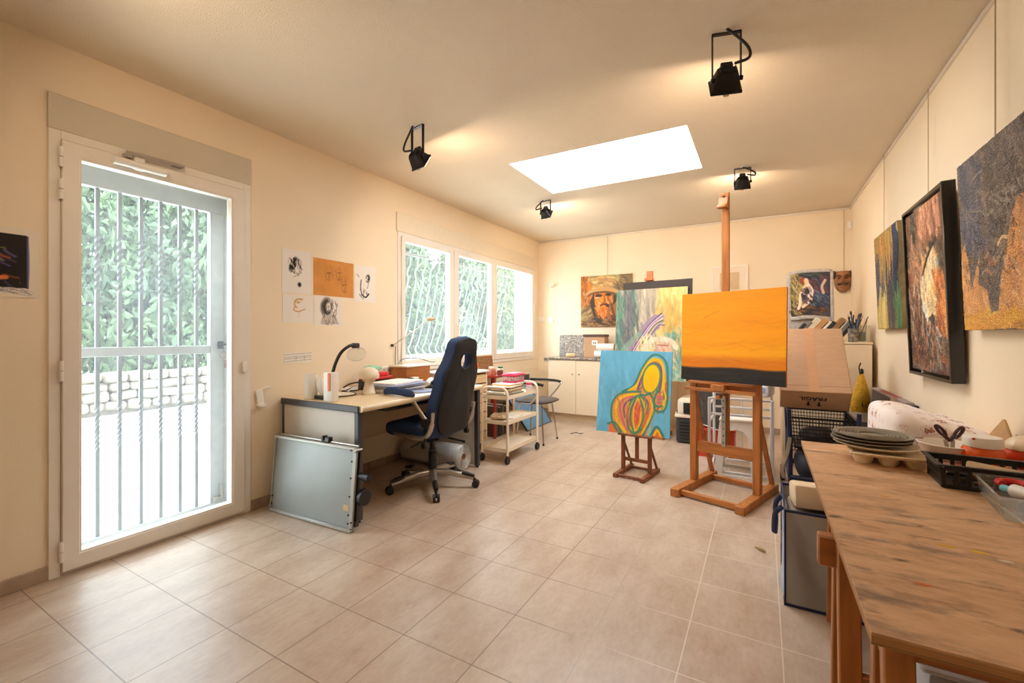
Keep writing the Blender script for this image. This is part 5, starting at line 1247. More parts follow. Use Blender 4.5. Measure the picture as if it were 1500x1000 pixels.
m = MB(); m.prism([(-.178, -.163), (.178, -.163), (.178, .163), (-.178, .163)], .02, Matrix.Translation((0, 0, .262)), .003, 1, hole=[(-.166, -.151), (.166, -.151), (.166, .151), (-.166, .151)])
m.build('rim', M_REDC, t)
for z in (.08, .14, .2): MB().box((0, -.153, z), (.28, .006, .012), None, .002).build('rib', M_REDC, t)
p = Paint(90, 90, (52, 46, 44), 1, 81); p.dabs(120, (0, 0, 1, 1), [(66, 58, 54), (40, 36, 36), (84, 70, 60), (58, 60, 64)], .2, .02, 80, 60, .6); p.dabs(10, (.2, .1, .8, .6), [(140, 110, 84), (120, 100, 84)], .1, .012, 60, 60)
t = thing('canvas', 'dark murky canvas with pale edge propped on the red crate', 'canvas', (-.475, 4.80, .292), R(-55), rx=R(-2))
painted('painted_face', p, .56, .46, .018, M_PLAST, t)
m = MB().span((-.285, -.004, -.008), (.285, .02, 0)).span((-.288, -.004, -.008), (-.28, .02, .468)).build('pale_edge', M_PLAST, t)

t = thing('stool', 'white plastic stool with arched sides behind the tall easel', 'stool', (-.19, 4.315, 0))
def stool_side(k):
    Mr = Matrix.Rotation(k * math.pi / 2, 4, 'Z')
    out = [(-.172, 0), (-.13, 0), (-.118, .09), (-.09, .12), (.09, .12), (.118, .09), (.13, 0), (.172, 0), (.13, .46), (-.13, .46)]
    # one face of the stool: two legs joined by a lower band, an arched opening above it
    o = [(-.172, 0), (-.06, 0), (.06, 0), (.172, 0), (.16, .1), (.15, .24), (.138, .40), (.13, .46), (0, .46), (-.13, .46), (-.138, .40), (-.15, .24), (-.16, .1)]
    h = [(-.108, .02), (-.05, .02), (.05, .02), (.108, .02), (.104, .1), (.096, .24), (.082, .34), (.05, .385), (0, .395), (-.05, .385), (-.082, .34), (-.096, .24), (-.104, .1)]
    M = Matrix(((1, 0, 0, 0), (0, 0, 1, 0), (0, 1, 0, 0), (0, 0, 0, 1)))
    tilt = Matrix.Translation((0, -.172, 0)) @ Matrix.Rotation(math.atan2(.042, .46) * -1, 4, 'X')
    m = MB().prism(o, .008, Mr @ tilt @ M, .0015, 1, hole=h)
    m.bm.transform(Matrix.Identity(4))
    return m
for k in range(4): stool_side(k).build('side', M_PLAST, t)
MB().box((0, 0, .468), (.275, .275, .022), None, .01, 3).build('seat', M_PLAST, t)

M_GREYW = mat('white_grey_tube', rgb(212, 212, 210), .4, .1, noise=.03)
t = thing('frame_trolley', 'white tubular frame trolley around the stool, behind the tall easel', 'trolley', (-.165, 4.39, 0))
tx, ty_ = .235, .22
for x in (-tx, tx):
    for y in (-ty_, ty_):
        MB().span((x - .012, y - .012, 0), (x + .012, y + .012, .66), .003).build('post', M_GREYW, t)
for z in (.03, .52, .655):
    for y in (-ty_, ty_): MB().span((-tx + .012, y - .009, z - .01), (tx - .012, y + .009, z + .01), .003).build('rail', M_GREYW, t)
for z in (.03, .45, .60):
    for x in (-tx, tx): MB().span((x - .009, -ty_ + .012, z - .009), (x + .009, ty_ - .012, z + .009), .003).build('rail', M_GREYW, t)
for x in (-.12, 0, .12): MB().cyl((x, ty_, .04), (x, ty_, .65), .007, seg=8).build('rear_bar', M_GREYW, t)
t = thing('parcel', 'white and pale blue printed parcel on top of the frame trolley', 'parcel', (.0, 4.42, .667), R(-10))
MB().box((0, 0, .055), (.15, .26, .11), None, .02, 3).build('body', mat('printed_white_parcel', rgb(222, 224, 228), .5, noise=.08, scale=14, color2=rgb(238, 236, 234)), t)
MB().box((0.01, -.131, .06), (.07, .002, .05), None, .001).build('label', mat('pale_blue_label', rgb(150, 174, 206), .5, noise=.1), t)

# ------------------------------------------------------------------ tall white cabinet in the back right corner, with what stands on it
t = thing('white_cabinet', 'tall plain cream cabinet in the back right corner behind the carton', 'cabinet', (.49, 5.07, 0))
MB().span((-.33, -.23, .06), (.33, .25, 1.115)).span((-.31, -.2, 0), (.31, .25, .06)).build('carcass', M_CAB, t)
MB().span((-.335, -.25, 1.116), (.335, .26, 1.134), .003).build('top', M_CAB, t)
for s_ in (-1, 1): MB().span((.0015 if s_ > 0 else -.329, -.25, .065), (.329 if s_ > 0 else -.0015, -.231, 1.11), .002).build('door', M_CAB, t)
z = 1.1352
rnd = random.Random(4)
x = .215
bl = ['black book at the left end of the leaning row', 'grey-black book second in the leaning row', 'thick cream book near the left of the leaning row', 'orange-brown book left of the middle of the leaning row', 'narrow ivory book beside the orange-brown one', 'dark slate book in the middle of the leaning row', 'brown book right of the middle of the leaning row', 'thin white book in the leaning row', 'grey-green book near the right end of the leaning row', 'last dark book at the right end of the leaning row']
for i, lab in enumerate(bl):
    th = (.026, .024, .044, .04, .022, .034, .036, .012, .03, .026)[i]; h = (.20, .22, .25, .245, .225, .215, .25, .235, .225, .205)[i]
    an = R(38)
    book('book', lab, (x + th / 2 * math.cos(an), 5.0, z + th / 2 * math.sin(an) + .001), (th, .17, h), (0, an, 0), (1, 7, 4, 6, 8, 1, 9, 8, 7, 1)[i], 'book', 'books leaning on the white cabinet')
    x += th / math.cos(an) + .0025
M_BUBBLE = mat('grey_bubble_wrap', rgb(170, 164, 158), .22, noise=.15, scale=30, bump=.6, bscale=110)
t = thing('wrapped_painting', 'painting of a seated pale figure half wrapped in grey bubble wrap above the books', 'painting', (.405, 5.20, z), R(-3), rx=R(-4))
p = Paint(120, 130, (52, 48, 56), .86, 91)
p.dabs(120, (0, 0, .36, 1), [(176, 160, 90), (150, 130, 70), (206, 186, 120), (120, 104, 60)], .2, .018, 65, 30).dabs(70, (.5, .1, 1, .5), [(110, 60, 70), (66, 44, 56), (84, 70, 90), (40, 40, 50)], .2, .02, 40, 40).dabs(80, (.55, .5, 1, 1), [(70, 90, 120), (96, 120, 140), (50, 60, 90), (40, 44, 60)], .18, .02, 30, 40).dabs(50, (.25, .8, .9, 1), [(60, 40, 44), (120, 80, 50), (40, 36, 44)], .2, .02, 10, 30)
p.dabs(40, (.3, .0, .7, .15), [(30, 36, 46), (70, 90, 80)], .2, .02, 10, 30).stroke([(.88, .22), (.80, .36), (.84, .5)], .03, (190, 170, 150))
p.mix(p.ell(.30, .2, .07, .08), (140, 66, 40)).stroke([(.40, .2), (.42, .30), (.36, .36)], .05, (222, 186, 150)).stroke([(.46, .32), (.54, .44), (.52, .56)], .045, (226, 206, 184)).stroke([(.50, .34), (.40, .38), (.32, .42)], .022, (214, 180, 150)).stroke([(.50, .58), (.36, .50), (.26, .52), (.24, .74), (.2, .84)], .034, (230, 212, 190)).stroke([(.54, .62), (.44, .72), (.32, .80)], .034, (226, 200, 172)).dabs(26, (.3, .4, .55, .7), [(40, 36, 60), (90, 70, 110), (24, 22, 30)], .1, .02, 60, 40)
wz = .235
painted('canvas', p, .315, .43, .018, M_SIDE, t).location = (-.0, -.022, wz + .02)
wsc = .8
m = MB().span((-.18, 0, .0), (.18, .02, .70), .012, 2)
m.build('wrap', M_BUBBLE, t)
m = MB().tube(smooth_path([(-.176, -.014, .67), (-.08, -.02, .69), (.05, -.018, .69), (.16, -.014, .685)], 5), .018, 8, flat=.6).tube(smooth_path([(-.172, -.014, .68), (-.178, -.018, .5), (-.17, -.014, .3)], 5), .02, 8, flat=.6).tube(smooth_path([(.172, -.012, .68), (.174, -.016, .45), (.178, -.012, .2)], 5), .014, 8, flat=.6).tube(smooth_path([(-.16, -.018, .22), (0, -.028, .235), (.16, -.016, .21)], 5), .02, 8, flat=.6)
m.build('wrap_fold', M_BUBBLE, t)
M_BRUSH = [wood_mat('brush_handle_%d' % i, c, .4) for i, c in enumerate([rgb(214, 170, 120), rgb(40, 40, 46), rgb(60, 84, 130), rgb(230, 214, 190)])]
t = thing('brush_cup', 'dark and white patterned cup of blue-handled brushes on the white cabinet', 'cup', (.70, 4.90, z))
MB().lathe([(0, 0), (.036, 0), (.04, .12), (.037, .12), (.034, .01), (0, .01)], seg=20).build('cup', mat('dark_patterned_cup', rgb(44, 40, 40), .4, noise=.6, scale=34, color2=rgb(150, 140, 130)), t)
for k in range(8):
    a = k * .8; tp = (.045 * math.cos(a) + .01, .045 * math.sin(a), .2 + .02 * (k % 3)); b0 = (.015 * math.cos(a + 2), .015 * math.sin(a + 2), .012)
    br = MB().tube([b0, tp], [.004, .006], 8).build('brush', M_BRUSH[2 if k % 2 else 1], t)
    d = (Vector(tp) - Vector(b0)).normalized(); MB().tube([Vector(tp) + d * .001, Vector(tp) + d * .02, Vector(tp) + d * .035], [.007, .009, .003], 8).build('bristles', M_BRUSH[k % 2], br)
M_CLEARB = glass_mat('clear_box_plastic', .14)
t = thing('brush_box', 'clear plastic box holding pale brushes on the corner of the white cabinet', 'box', (.775, 5.02, z))
m = MB().span((-.055, -.05, 0), (.055, .05, .006))
for s_ in (-1, 1): m.span((-.055, s_ * .05, .006), (.055, s_ * .046, .15)).span((s_ * .055, -.046, .006), (s_ * .051, .046, .15))
m.build('body', M_CLEARB, t)
MB().span((-.04, -.03, .0065), (.03, .03, .09), .006).build('grey_packet', mat('grey_packet', rgb(150, 146, 138), .6, noise=.1), t)
for k in range(7):
    b0 = (-.04 + .012 * k, .034, .008); tp = (-.05 + .016 * k + .006 * math.sin(k * 2), .03, .19 + .03 * math.sin(k * 1.7) ** 2)
    MB().tube([b0, tp], [.004, .0055], 8).build('brush', M_BRUSH[3 if k % 3 else 0], t)
MB().tube([(-.03, -.04, .01), (.045, -.02, .225)], [.003, .004], 8).build('brush', M_BRUSH[1], t)

# yellow bag on the cabinet front
t = thing('net_bag', 'yellow net bag hanging by a black strap on the white cabinet', 'bag', (.735, 4.79, .87))
MB().grid(24, 14, lambda u, v: ((.012 + .075 * v ** .8 - .02 * v ** 6) * math.cos(u * 6.283) - .01 * v, -.04 + (.012 + .034 * math.sin(v * 2.9)) * math.sin(u * 6.283), -.33 * v), close_u=True).build('bag', mat('yellow_net', rgb(206, 156, 30), .7, noise=.25, scale=50, bump=.4, bscale=160), t, angle=80)
MB().tube(smooth_path([(0, -.004, .085), (-.015, -.03, .05), (-.012, -.045, .0), (.006, -.055, -.12), (.0, -.08, -.28)], 5), .008, 8, flat=.5).ell((0, -.04, .012), (.018, .016, .03), 12).build('strap', M_BLACK, t)

# grey flat box along the right wall, on a dark chest
t = thing('chest', 'dark low chest against the right wall under the grey box', 'chest', (.70, 4.22, 0))
MB().span((-.06, -.5, 0), (.15, .5, .44), .01).build('body', M_DGREY, t)
MB().span((-.065, -.51, .441), (.152, .51, .46), .004).build('lid', M_DGREY, t)
t = thing('grey_box', 'flat grey box with a reddish stripe standing against the right wall', 'box', (.826, 4.22, .461))
MB().span((-.026, -.46, 0), (.026, .5, .28), .004).build('body', mat('grey_card_box', rgb(92, 84, 80), .7, noise=.06), t)
MB().span((-.028, -.463, .281), (.028, .503, .296), .003).build('lid', mat('pale_grey_lid', rgb(150, 140, 136), .6, noise=.06), t)
MB().span((-.02, -.2, .2965), (.02, .3, .2975)).build('stripe', mat('dull_red', rgb(150, 70, 66), .6, noise=.1), t)
MB().span((-.03, -.55, .22), (.03, -.464, .29), .003).build('end_flap', M_BLACK, t)

# ------------------------------------------------------------------ navy shopping trolley and the tilted carton on it
M_NAVY = mat('navy_enamel', rgb(28, 36, 72), .35, .2, noise=.1)
M_TYRE = mat('grey_black_rubber', rgb(52, 48, 46), .6, noise=.1)
nt = thing('shopping_trolley', 'navy tube shopping trolley with black wire basket behind the plywood table', 'trolley', (.37, 4.03, 0))
hx, hy = .225, .27
for x in (-hx, hx):
    for y in (-hy, hy):
        w_ = MB().tube([(x - .016, y + .0, .085), (x + .016, y, .085)], .06, 22).build('wheel', M_TYRE, nt)
        w_.data.transform(Matrix.Identity(4))
        MB().cyl((x - .02, y, .085), (x + .02, y, .085), .022, seg=12).build('wheel_hub', M_SILVER, w_)
        MB().tube([(x * .86, y * .9, .11), (x * .86, y * .9, .4), (x * .9, y * .95, .66)], .014, 10).build('upright', M_NAVY, nt)
        w_.location.z = -.025
for x in (-hx * .87, hx * .87):
    MB().tube([(x, -hy, .15), (x, hy, .15)], .014, 10).build('side_tube', M_NAVY, nt)
    MB().tube([(x, -hy * .9, .14), (x, hy * .9, .44)], .012, 10).build('cross_brace', M_NAVY, nt)
    MB().tube([(x, hy * .9, .14), (x, -hy * .9, .44)], .012, 10).build('cross_brace', M_NAVY, nt)
for y in (-hy * .93, hy * .93): MB().tube([(-hx * .87, y, .17), (hx * .87, y, .17)], .018, 10).build('cross_tube', M_NAVY, nt)
MB().tube(smooth_path([(-hx - .01, -hy - .02, .17), (-hx - .02, -hy - .03, .24), (-hx + .01, -hy - .01, .34), (-hx + .03, -hy, .46)], 5), .013, 8).build('silver_lever', M_SILVER, nt)
m = MB()
bx, by, z0, z1 = .2, .235, .36, .60
for k in range(21):
    x = -bx + 2 * bx * k / 20
    m.tube([(x * .9, -by * .9, z0), (x, -by, z1)], .0022, 5).tube([(x * .9, by * .9, z0), (x, by, z1)], .0022, 5).tube([(x * .9, -by * .9, z0), (x * .9, by * .9, z0)], .0022, 5)
for k in range(21):
    y = -by + 2 * by * k / 20
    m.tube([(-bx * .9, y * .9, z0), (-bx, y, z1)], .0022, 5).tube([(bx * .9, y * .9, z0), (bx, y, z1)], .0022, 5)
for k in range(10):
    q = k / 9; s_ = .9 + .1 * q; z = z0 + (z1 - z0) * q
    m.tube([(-bx * s_, -by * s_, z), (bx * s_, -by * s_, z), (bx * s_, by * s_, z), (-bx * s_, by * s_, z)], .0028 if k < 9 else .007, 6, True)
m.build('basket', M_BLACKM, nt)
MB().box((0, 0, .378), (.33, .38, .022), None, .006).build('basket_floor', M_BLACK, nt)
t = thing('bag', 'dark navy bag slumped between the wheels of the shopping trolley', 'bag', (.37, 4.03, 0))
blob(MB(), (0, 0, .215), (.155, .22, .18), 33, .12, 22).build('bag', mat('dark_navy_nylon', rgb(30, 32, 48), .5, noise=.3, scale=7), t, angle=80)
MB().tube(smooth_path([(-.1, -.12, .32), (-.12, -.15, .38), (-.02, -.17, .385), (.04, -.13, .33)], 5), .009, 8, flat=.5).build('strap', M_BLACK, t)
tag(blob(MB(), (.36, 4.03, .445), (.12, .16, .055), 14, .2, 20).build('cloth', mat('dark_cloth', rgb(56, 52, 56), .85, noise=.3, scale=14), angle=80), 'dark crumpled cloth in the wire basket', 'cloth')
cb = thing('cardboard_box', 'large taped carton tilted back on the wire basket, its underside reading upside down', 'box', (.327, 3.80, .792), 0, rx=R(-46))
Wc, Tc, Lc = .424, .2, .66
MB().span((-Wc / 2, 0, 0), (Wc / 2, Tc, Lc), .004).build('carton', M_CARD, cb)
m = MB().span((-.035, -.0012, .0), (.025, -.0002, Lc)).span((-.035, .0, -.0012), (.025, .06, -.0002))
m.build('tape', mat('brown_tape', rgb(196, 150, 112), .3, noise=.04), cb)
MB().span((-Wc / 2 + .003, -.0008, .055), (Wc / 2 - .003, -.0002, .058)).build('flap_seam', mat('seam_brown', rgb(150, 114, 84), .8, noise=.05), cb)
fc = bpy.data.curves.new('print', 'FONT'); fc.body = 'FRÁGIL'; fc.size = .052; fc.align_x = 'CENTER'; fc.align_y = 'CENTER'; fc.extrude = .0003; fc.offset = .0012
M_PRINT = mat('black_print', rgb(34, 30, 30), .7, noise=.05); fc.materials.append(M_PRINT)
ft = bpy.data.objects.new('print_text', fc); COL.objects.link(ft)
bpy.context.view_layer.update()
fm = bpy.data.meshes.new_from_object(ft.evaluated_get(bpy.context.evaluated_depsgraph_get())); bpy.data.objects.remove(ft)
fo = bpy.data.objects.new('printed_word', fm); COL.objects.link(fo); fo.parent = cb; fo.location = (-.01, .075, -.0012); fo.rotation_euler = (0, R(180), 0)
if not fm.materials: fm.materials.append(M_PRINT)
for x in (-.035, .03):
    MB().prism([(-.006, 0), (.006, 0), (.006, .03), (.016, .03), (0, .052), (-.016, .03), (-.006, .03)], .0006, Matrix.Translation((x, .112, -.0012))).build('printed_arrow', M_PRINT, cb)
tag(MB().bar((.60, 3.42, .30), (.72, 3.60, .80), .03, .012, (0, 1, 0)).build('wooden_strip', wood_mat('pale_strip', rgb(176, 150, 120), .6)), 'pale wooden strip leaning beside the trolley near the right wall', 'strip')
t = thing('black_bag', 'black bag on the floor between shopping trolley and right wall', 'bag', (.70, 3.47, 0))
blob(MB(), (0, 0, .29), (.12, .15, .29), 21, .12, 22).build('bag', mat('black_nylon', rgb(30, 30, 38), .5, noise=.2, scale=8), t, angle=80)
MB().tube(smooth_path([(-.06, -.06, .52), (-.04, -.08, .62), (.03, -.08, .62), (.05, -.05, .53)], 5), .008, 8).build('strap', M_BLACK, t)

# ------------------------------------------------------------------ clear tote bag on the floor with paper pack
M_TOTE = mat('clear_grey_tote', rgb(172, 168, 162), .14, noise=.08, scale=5, bump=.9, bscale=9, alpha=.8)
M_TOTE2 = mat('pale_blue_tote_side', rgb(170, 186, 206), .25, noise=.12, scale=9, bump=.3, bscale=16, alpha=.9)
M_TRIM = mat('navy_trim', rgb(26, 36, 72), .6, noise=.1)
tb = thing('tote_bag', 'clear grey tote bag with navy trim at the far end of the table', 'bag', (.245, 2.51, 0))
bw, bd_, bh = .158, .205, .42
rr_ = random.Random(2)
MB().grid(22, 22, lambda u, v: (-bw + 2 * bw * u, -bd_ - .012 * math.sin(u * 9 + v * 4) * math.sin(v * 3.1) * u * (1 - u) * 4, .004 + bh * v)).build('front_panel', M_TOTE, tb, angle=80)
MB().grid(22, 22, lambda u, v: (bw - 2 * bw * u, bd_, .004 + bh * v)).build('back_panel', M_TOTE, tb, angle=80)
for s_ in (-1, 1):
    MB().grid(22, 22, lambda u, v: (s_ * (bw + (.016 * math.sin(v * 6 + u * 3) - .02 * v * v) * math.sin(u * math.pi)), (-bd_ + 2 * bd_ * u) * s_ * -1, .004 + bh * v)).build('side_panel', M_TOTE2, tb, angle=80)
MB().span((-bw, -bd_, .001), (bw, bd_, .004)).build('bottom_panel', M_TOTE, tb)
for x in (-bw, bw):
    for y in (-bd_, bd_): MB().span((x - .004, y - .004, 0), (x + .004, y + .004, bh + .004), .001).build('edge_trim', M_TRIM, tb)
for z in (.006, bh):
    for y in (-bd_, bd_): MB().span((-bw, y - .004, z - .006), (bw, y + .004, z + .006), .001).build('edge_trim', M_TRIM, tb)
    for x in (-bw, bw): MB().span((x - .004, -bd_, z - .006), (x + .004, bd_, z + .006), .001).build('edge_trim', M_TRIM, tb)
MB().tube(smooth_path([(-bw - .006, -.10, bh - .02), (-bw - .035, -.09, .36), (-bw - .04, -.06, .27), (-bw - .035, -.03, .25), (-bw - .03, .02, .29), (-bw - .03, .05, .36), (-bw - .006, .06, bh - .02)], 5), .011, 8, flat=.35).build('handle', M_TRIM, tb)
MB().box((-bw - .012, -.13, .27), (.002, .03, .05), (0, 0, 0), .0005).box((-bw - .013, -.11, .2), (.002, .05, .04), (R(20), 0, 0), .0005).build('printed_mark', mat('blue_print', rgb(70, 92, 140), .5, noise=.1), tb)
tag(MB().span((.105, 2.33, .008), (.385, 2.60, .40), .01).build('box', mat('brown_grey_carton', rgb(150, 136, 122), .8, noise=.1)), 'brown-grey carton filling the clear tote bag', 'box')
tag(MB().box((.25, 2.47, .455), (.26, .2, .10), (R(-10), 0, R(4)), .012, 2).build('paper_pack', mat('beige_wrapping_paper', rgb(214, 190, 158), .8, noise=.06, scale=6)), 'beige paper-wrapped pack sticking out of the tote bag', 'paper pack')

# ------------------------------------------------------------------ plywood work table on trestles
def ply_material():
    m = bpy.data.materials.new('stained_plywood'); m.use_nodes = True
    N = m.node_tree.nodes; L = m.node_tree.links; b = N['Principled BSDF']
    tc = N.new('ShaderNodeTexCoord'); mp = N.new('ShaderNodeMapping'); mp.inputs['Scale'].default_value = (2.0, 6, 6); mp.inputs['Rotation'].default_value = (0, 0, R(8))
    L.new(tc.outputs['Object'], mp.inputs['Vector'])
    def noise(sc, det, src, rough=.6):
        n = N.new('ShaderNodeTexNoise'); n.inputs['Scale'].default_value = sc; n.inputs['Detail'].default_value = det; n.inputs['Roughness'].default_value = rough; L.new(src, n.inputs['Vector']); return n
    def ramp(src, st):
        r_ = N.new('ShaderNodeValToRGB'); e = r_.color_ramp.elements
        e[0].position, e[0].color = st[0][0], (*st[0][1], 1); e[1].position, e[1].color = st[-1][0], (*st[-1][1], 1)
        for ps, c in st[1:-1]: q = e.new(ps); q.color = (*c, 1)
        L.new(src, r_.inputs[0]); return r_
    n1 = noise(4, 9, mp.outputs[0], .65)
    base = ramp(n1.outputs['Fac'], [(.27, rgb(164, 124, 90)), (.5, rgb(212, 168, 128)), (.75, rgb(232, 194, 154))])
    cur = base.outputs[0]
    def spot(scale, lo, hi, color, src=None, seed=0.0):
        nonlocal cur
        mm = N.new('ShaderNodeMapping'); mm.inputs['Location'].default_value = (seed, seed * 1.7, 0); mm.inputs['Scale'].default_value = (1, 2.4, 1); L.new(tc.outputs['Object'], mm.inputs['Vector'])
        n = noise(scale, 5, mm.outputs[0], .62); r_ = N.new('ShaderNodeMapRange'); r_.inputs['From Min'].default_value = lo; r_.inputs['From Max'].default_value = hi; L.new(n.outputs['Fac'], r_.inputs['Value'])
        mx = N.new('ShaderNodeMix'); mx.data_type = 'RGBA'; L.new(r_.outputs[0], mx.inputs[0]); L.new(cur, mx.inputs[6]); mx.inputs[7].default_value = (*color, 1); cur = mx.outputs[2]
    spot(5, .56, .74, rgb(112, 96, 84), seed=3.1); spot(9, .60, .72, rgb(86, 62, 42), seed=7.7); spot(14, .68, .74, rgb(208, 182, 148), seed=1.3); spot(7, .63, .78, rgb(122, 112, 108), seed=5.2)
    L.new(cur, b.inputs['Base Color']); b.inputs['Roughness'].default_value = .5; b.inputs['Specular IOR Level'].default_value = .35
    bp = N.new('ShaderNodeBump'); bp.inputs['Strength'].default_value = .15; bp.inputs['Distance'].default_value = .004; L.new(n1.outputs['Fac'], bp.inputs['Height']); L.new(bp.outputs[0], b.inputs['Normal'])
    return m
M_PLY = ply_material()
M_PLYEDGE = mat('ply_edge', rgb(176, 130, 86), .7, noise=.35, scale=2.0, stretch=(.2, .2, 160))
wt = thing('work_table', 'plywood work table with paint stains on the right, resting on trestles', 'table', (.345, 1.56, .725))
MB().span((-.2, -.70, 0.0165), (.2, .705, .02)).build('tabletop', M_PLY, wt)
m = MB().span((-.2, -.70, .001), (.2, .705, .0164)); m.build('ply_core', M_PLYEDGE, wt)
MB().span((.2005, -.70, .001), (.207, .705, .0225), .001).build('edge_strip', mat('pale_edge_strip', rgb(226, 196, 164), .5, noise=.05), wt)
for (x, y, c, s_) in ((.0, -.27, rgb(214, 168, 36), .018), (.05, -.275, rgb(220, 176, 40), .016), (-.09, -.49, rgb(200, 110, 40), .014), (-.045, .04, rgb(222, 150, 30), .012), (.08, -.30, rgb(222, 206, 186), .012), (-.02, -.17, rgb(150, 50, 40), .006)):
    MB().lathe([(0, .0002), (s_ * .8, .0006), (s_, 0)], (x, y, .0201), 14, None, 1, .45).build('paint_spot', mat('paint_spot', c, .4, noise=.1), wt)
t = thing('side_board', 'pinkish board beside the plywood table along the right wall', 'table', (.70, 1.56, .725))
MB().span((-.145, -.69, 0), (.15, .70, .0195), .002).build('board', mat('pinkish_board', rgb(200, 150, 128), .5, noise=.08, scale=6), t)
def trestle(y, x0, lab, legs, zst):
    t = thing('trestle', lab, 'trestle', (0, y, 0), 0, 'pine trestles under the work table')
    MB().span((x0, -.018, .652), (.83, .018, .7235), .004).build('beam', M_PINE2, t)
    for x in (x0 + .055 if x0 < .15 else x0 + .02, .76):
        for s_ in legs:
            MB().bar((x, s_ * .03, .715), (x, s_ * .10, .0), .03, .042, (1, 0, 0), .003).build('leg', M_PINE, t)
    MB().span((x0 + .05, -.07, zst - .03), (.80, -.05, zst + .03), .003).build('stretcher', M_PINE2, t)
    return t
M_PINE2 = wood_mat('varnished_pine_crosswise', rgb(176, 112, 58), .4, (1, 14, 14), .22)
trestle(1.29, .115, 'pine trestle whose beam end sticks out beside the tote bag', (1, -1), .42)
trestle(.99, .175, 'nearest pine trestle under the front edge of the work table', (1, -1), .30)
trestle(2.17, .235, 'farthest pine trestle by the tote bag', (1, -1), .42)
t = thing('storage_box', 'grey translucent plastic box on the floor under the work table', 'box', (.56, 1.66, 0))
MB().box((0, 0, .2), (.44, .52, .40), None, .02, 2).build('body', mat('grey_translucent_box', rgb(172, 176, 184), .3, noise=.05), t)
MB().box((0, 0, .41), (.47, .55, .022), None, .008).build('lid', mat('white_box_lid', rgb(206, 208, 212), .35, noise=.03), t)

# ------------------------------------------------------------------ things on the work table
TT = .7455
M_TRAY = mat('cream_tray', rgb(232, 214, 184), .4, noise=.03)
def palette_tray(lab, loc, rz):
    t = thing('palette_tray', lab, 'tray', loc, rz, 'cream palette trays under the grey plates')
    w, d = .112, .135
    MB().prism([(-w, -d), (w, -d), (w, d), (-w, d)], .006, Matrix.Translation((0, 0, .036)), .002, 1, hole=[(-w + .012, -d + .012), (w - .012, -d + .012), (w - .012, d - .012), (-w + .012, d - .012)]).build('rim', M_TRAY, t)
    MB().span((-w + .012, -d + .012, .030), (w - .012, d - .012, .034)).build('deck', M_TRAY, t)
    for i in range(3):
        for j in range(3):
            MB().lathe([(0, 0), (.022, 0), (.028, .010), (.031, .0298), (0, .0298)], (-.07 + .07 * i, -.082 + .082 * j, 0), 18).build('cup', M_TRAY, t)
    return t
palette_tray('cream palette tray lying on the plywood, lowest of the stack', (.385, 2.07, TT), R(-2))
t = thing('plate', 'cream round plate on the palette tray below the grey plates', 'plate', (.36, 2.07, TT + .043))
MB().lathe([(0, 0), (.09, 0), (.122, .012), (.126, .014), (.122, .016), (.09, .005), (0, .005)], seg=40).build('plate', M_TRAY, t)
M_GPL = mat('dusty_grey_plate', rgb(140, 132, 118), .55, noise=.08, scale=14)
for k, lab in enumerate(('bottom grey plastic plate of the stack on the palette tray', 'middle grey plastic plate of the stack', 'topmost grey ringed plate of the stack on the palette tray')):
    t = thing('plate', lab, 'plate', (.345 + .004 * k, 2.07 + .003 * k, TT + .058 + k * .010), 0, 'stacked grey plates', rx=0)
    prof = [(0, 0), (.085, 0), (.114, .009), (.118, .011), (.118, .014), (.112, .013)]
    for q in range(7):
        r_ = .105 - q * .010; prof += [(r_, .0115), (r_ - .003, .011), (r_ - .004, .0055), (r_ - .007, .0055)]
    prof += [(.03, .006), (0, .006)]
    if k < 2: prof = prof[:6] + [(.085, .005), (0, .005)]
    MB().lathe(prof, seg=44).build('plate', M_GPL, t)
    if k == 2: MB().box((.128, .0, .012), (.024, .02, .004), None, .001).build('tab', M_GPL, t)
t = thing('bowl', 'white plastic bowl beside the black basket on the work table', 'bowl', (.595, 2.21, TT))
MB().lathe([(0, 0), (.06, 0), (.085, .05), (.089, .054), (.085, .056), (.078, .05), (.056, .006), (0, .006)], seg=36).build('bowl', M_PLAST, t)
M_DBROWN = mat('dark_red_brown_plastic', rgb(66, 34, 34), .4, noise=.15, scale=20)
t = thing('scissors', 'dark brown-handled scissors standing in the white bowl', 'scissors', (.60, 2.215, TT + .0065), R(30))
t.scale = (.95, .95, .8)
MB().bar((.0, .0, .002), (-.016, 0, .075), .004, .014).bar((.012, 0, .002), (.014, 0, .075), .004, .014).build('blades', M_SILVER, t)
for s_, rot in ((-1, -28), (1, 24)):
    cx, cz = (-.034, .118) if s_ < 0 else (.036, .108)
    MB().tube([(cx + .017 * math.cos(R(a)) * math.cos(R(rot)) - .026 * math.sin(R(a)) * math.sin(R(rot)) * -1, 0, cz + .026 * math.sin(R(a)) * math.cos(R(rot)) - .017 * math.cos(R(a)) * math.sin(R(rot)) * -1) for a in range(0, 360, 18)], .006, 8, True).tube([(cx * .55, 0, .094), (0, 0, .07)], [.008, .007], 8).build('handle_loop', M_DBROWN, t)
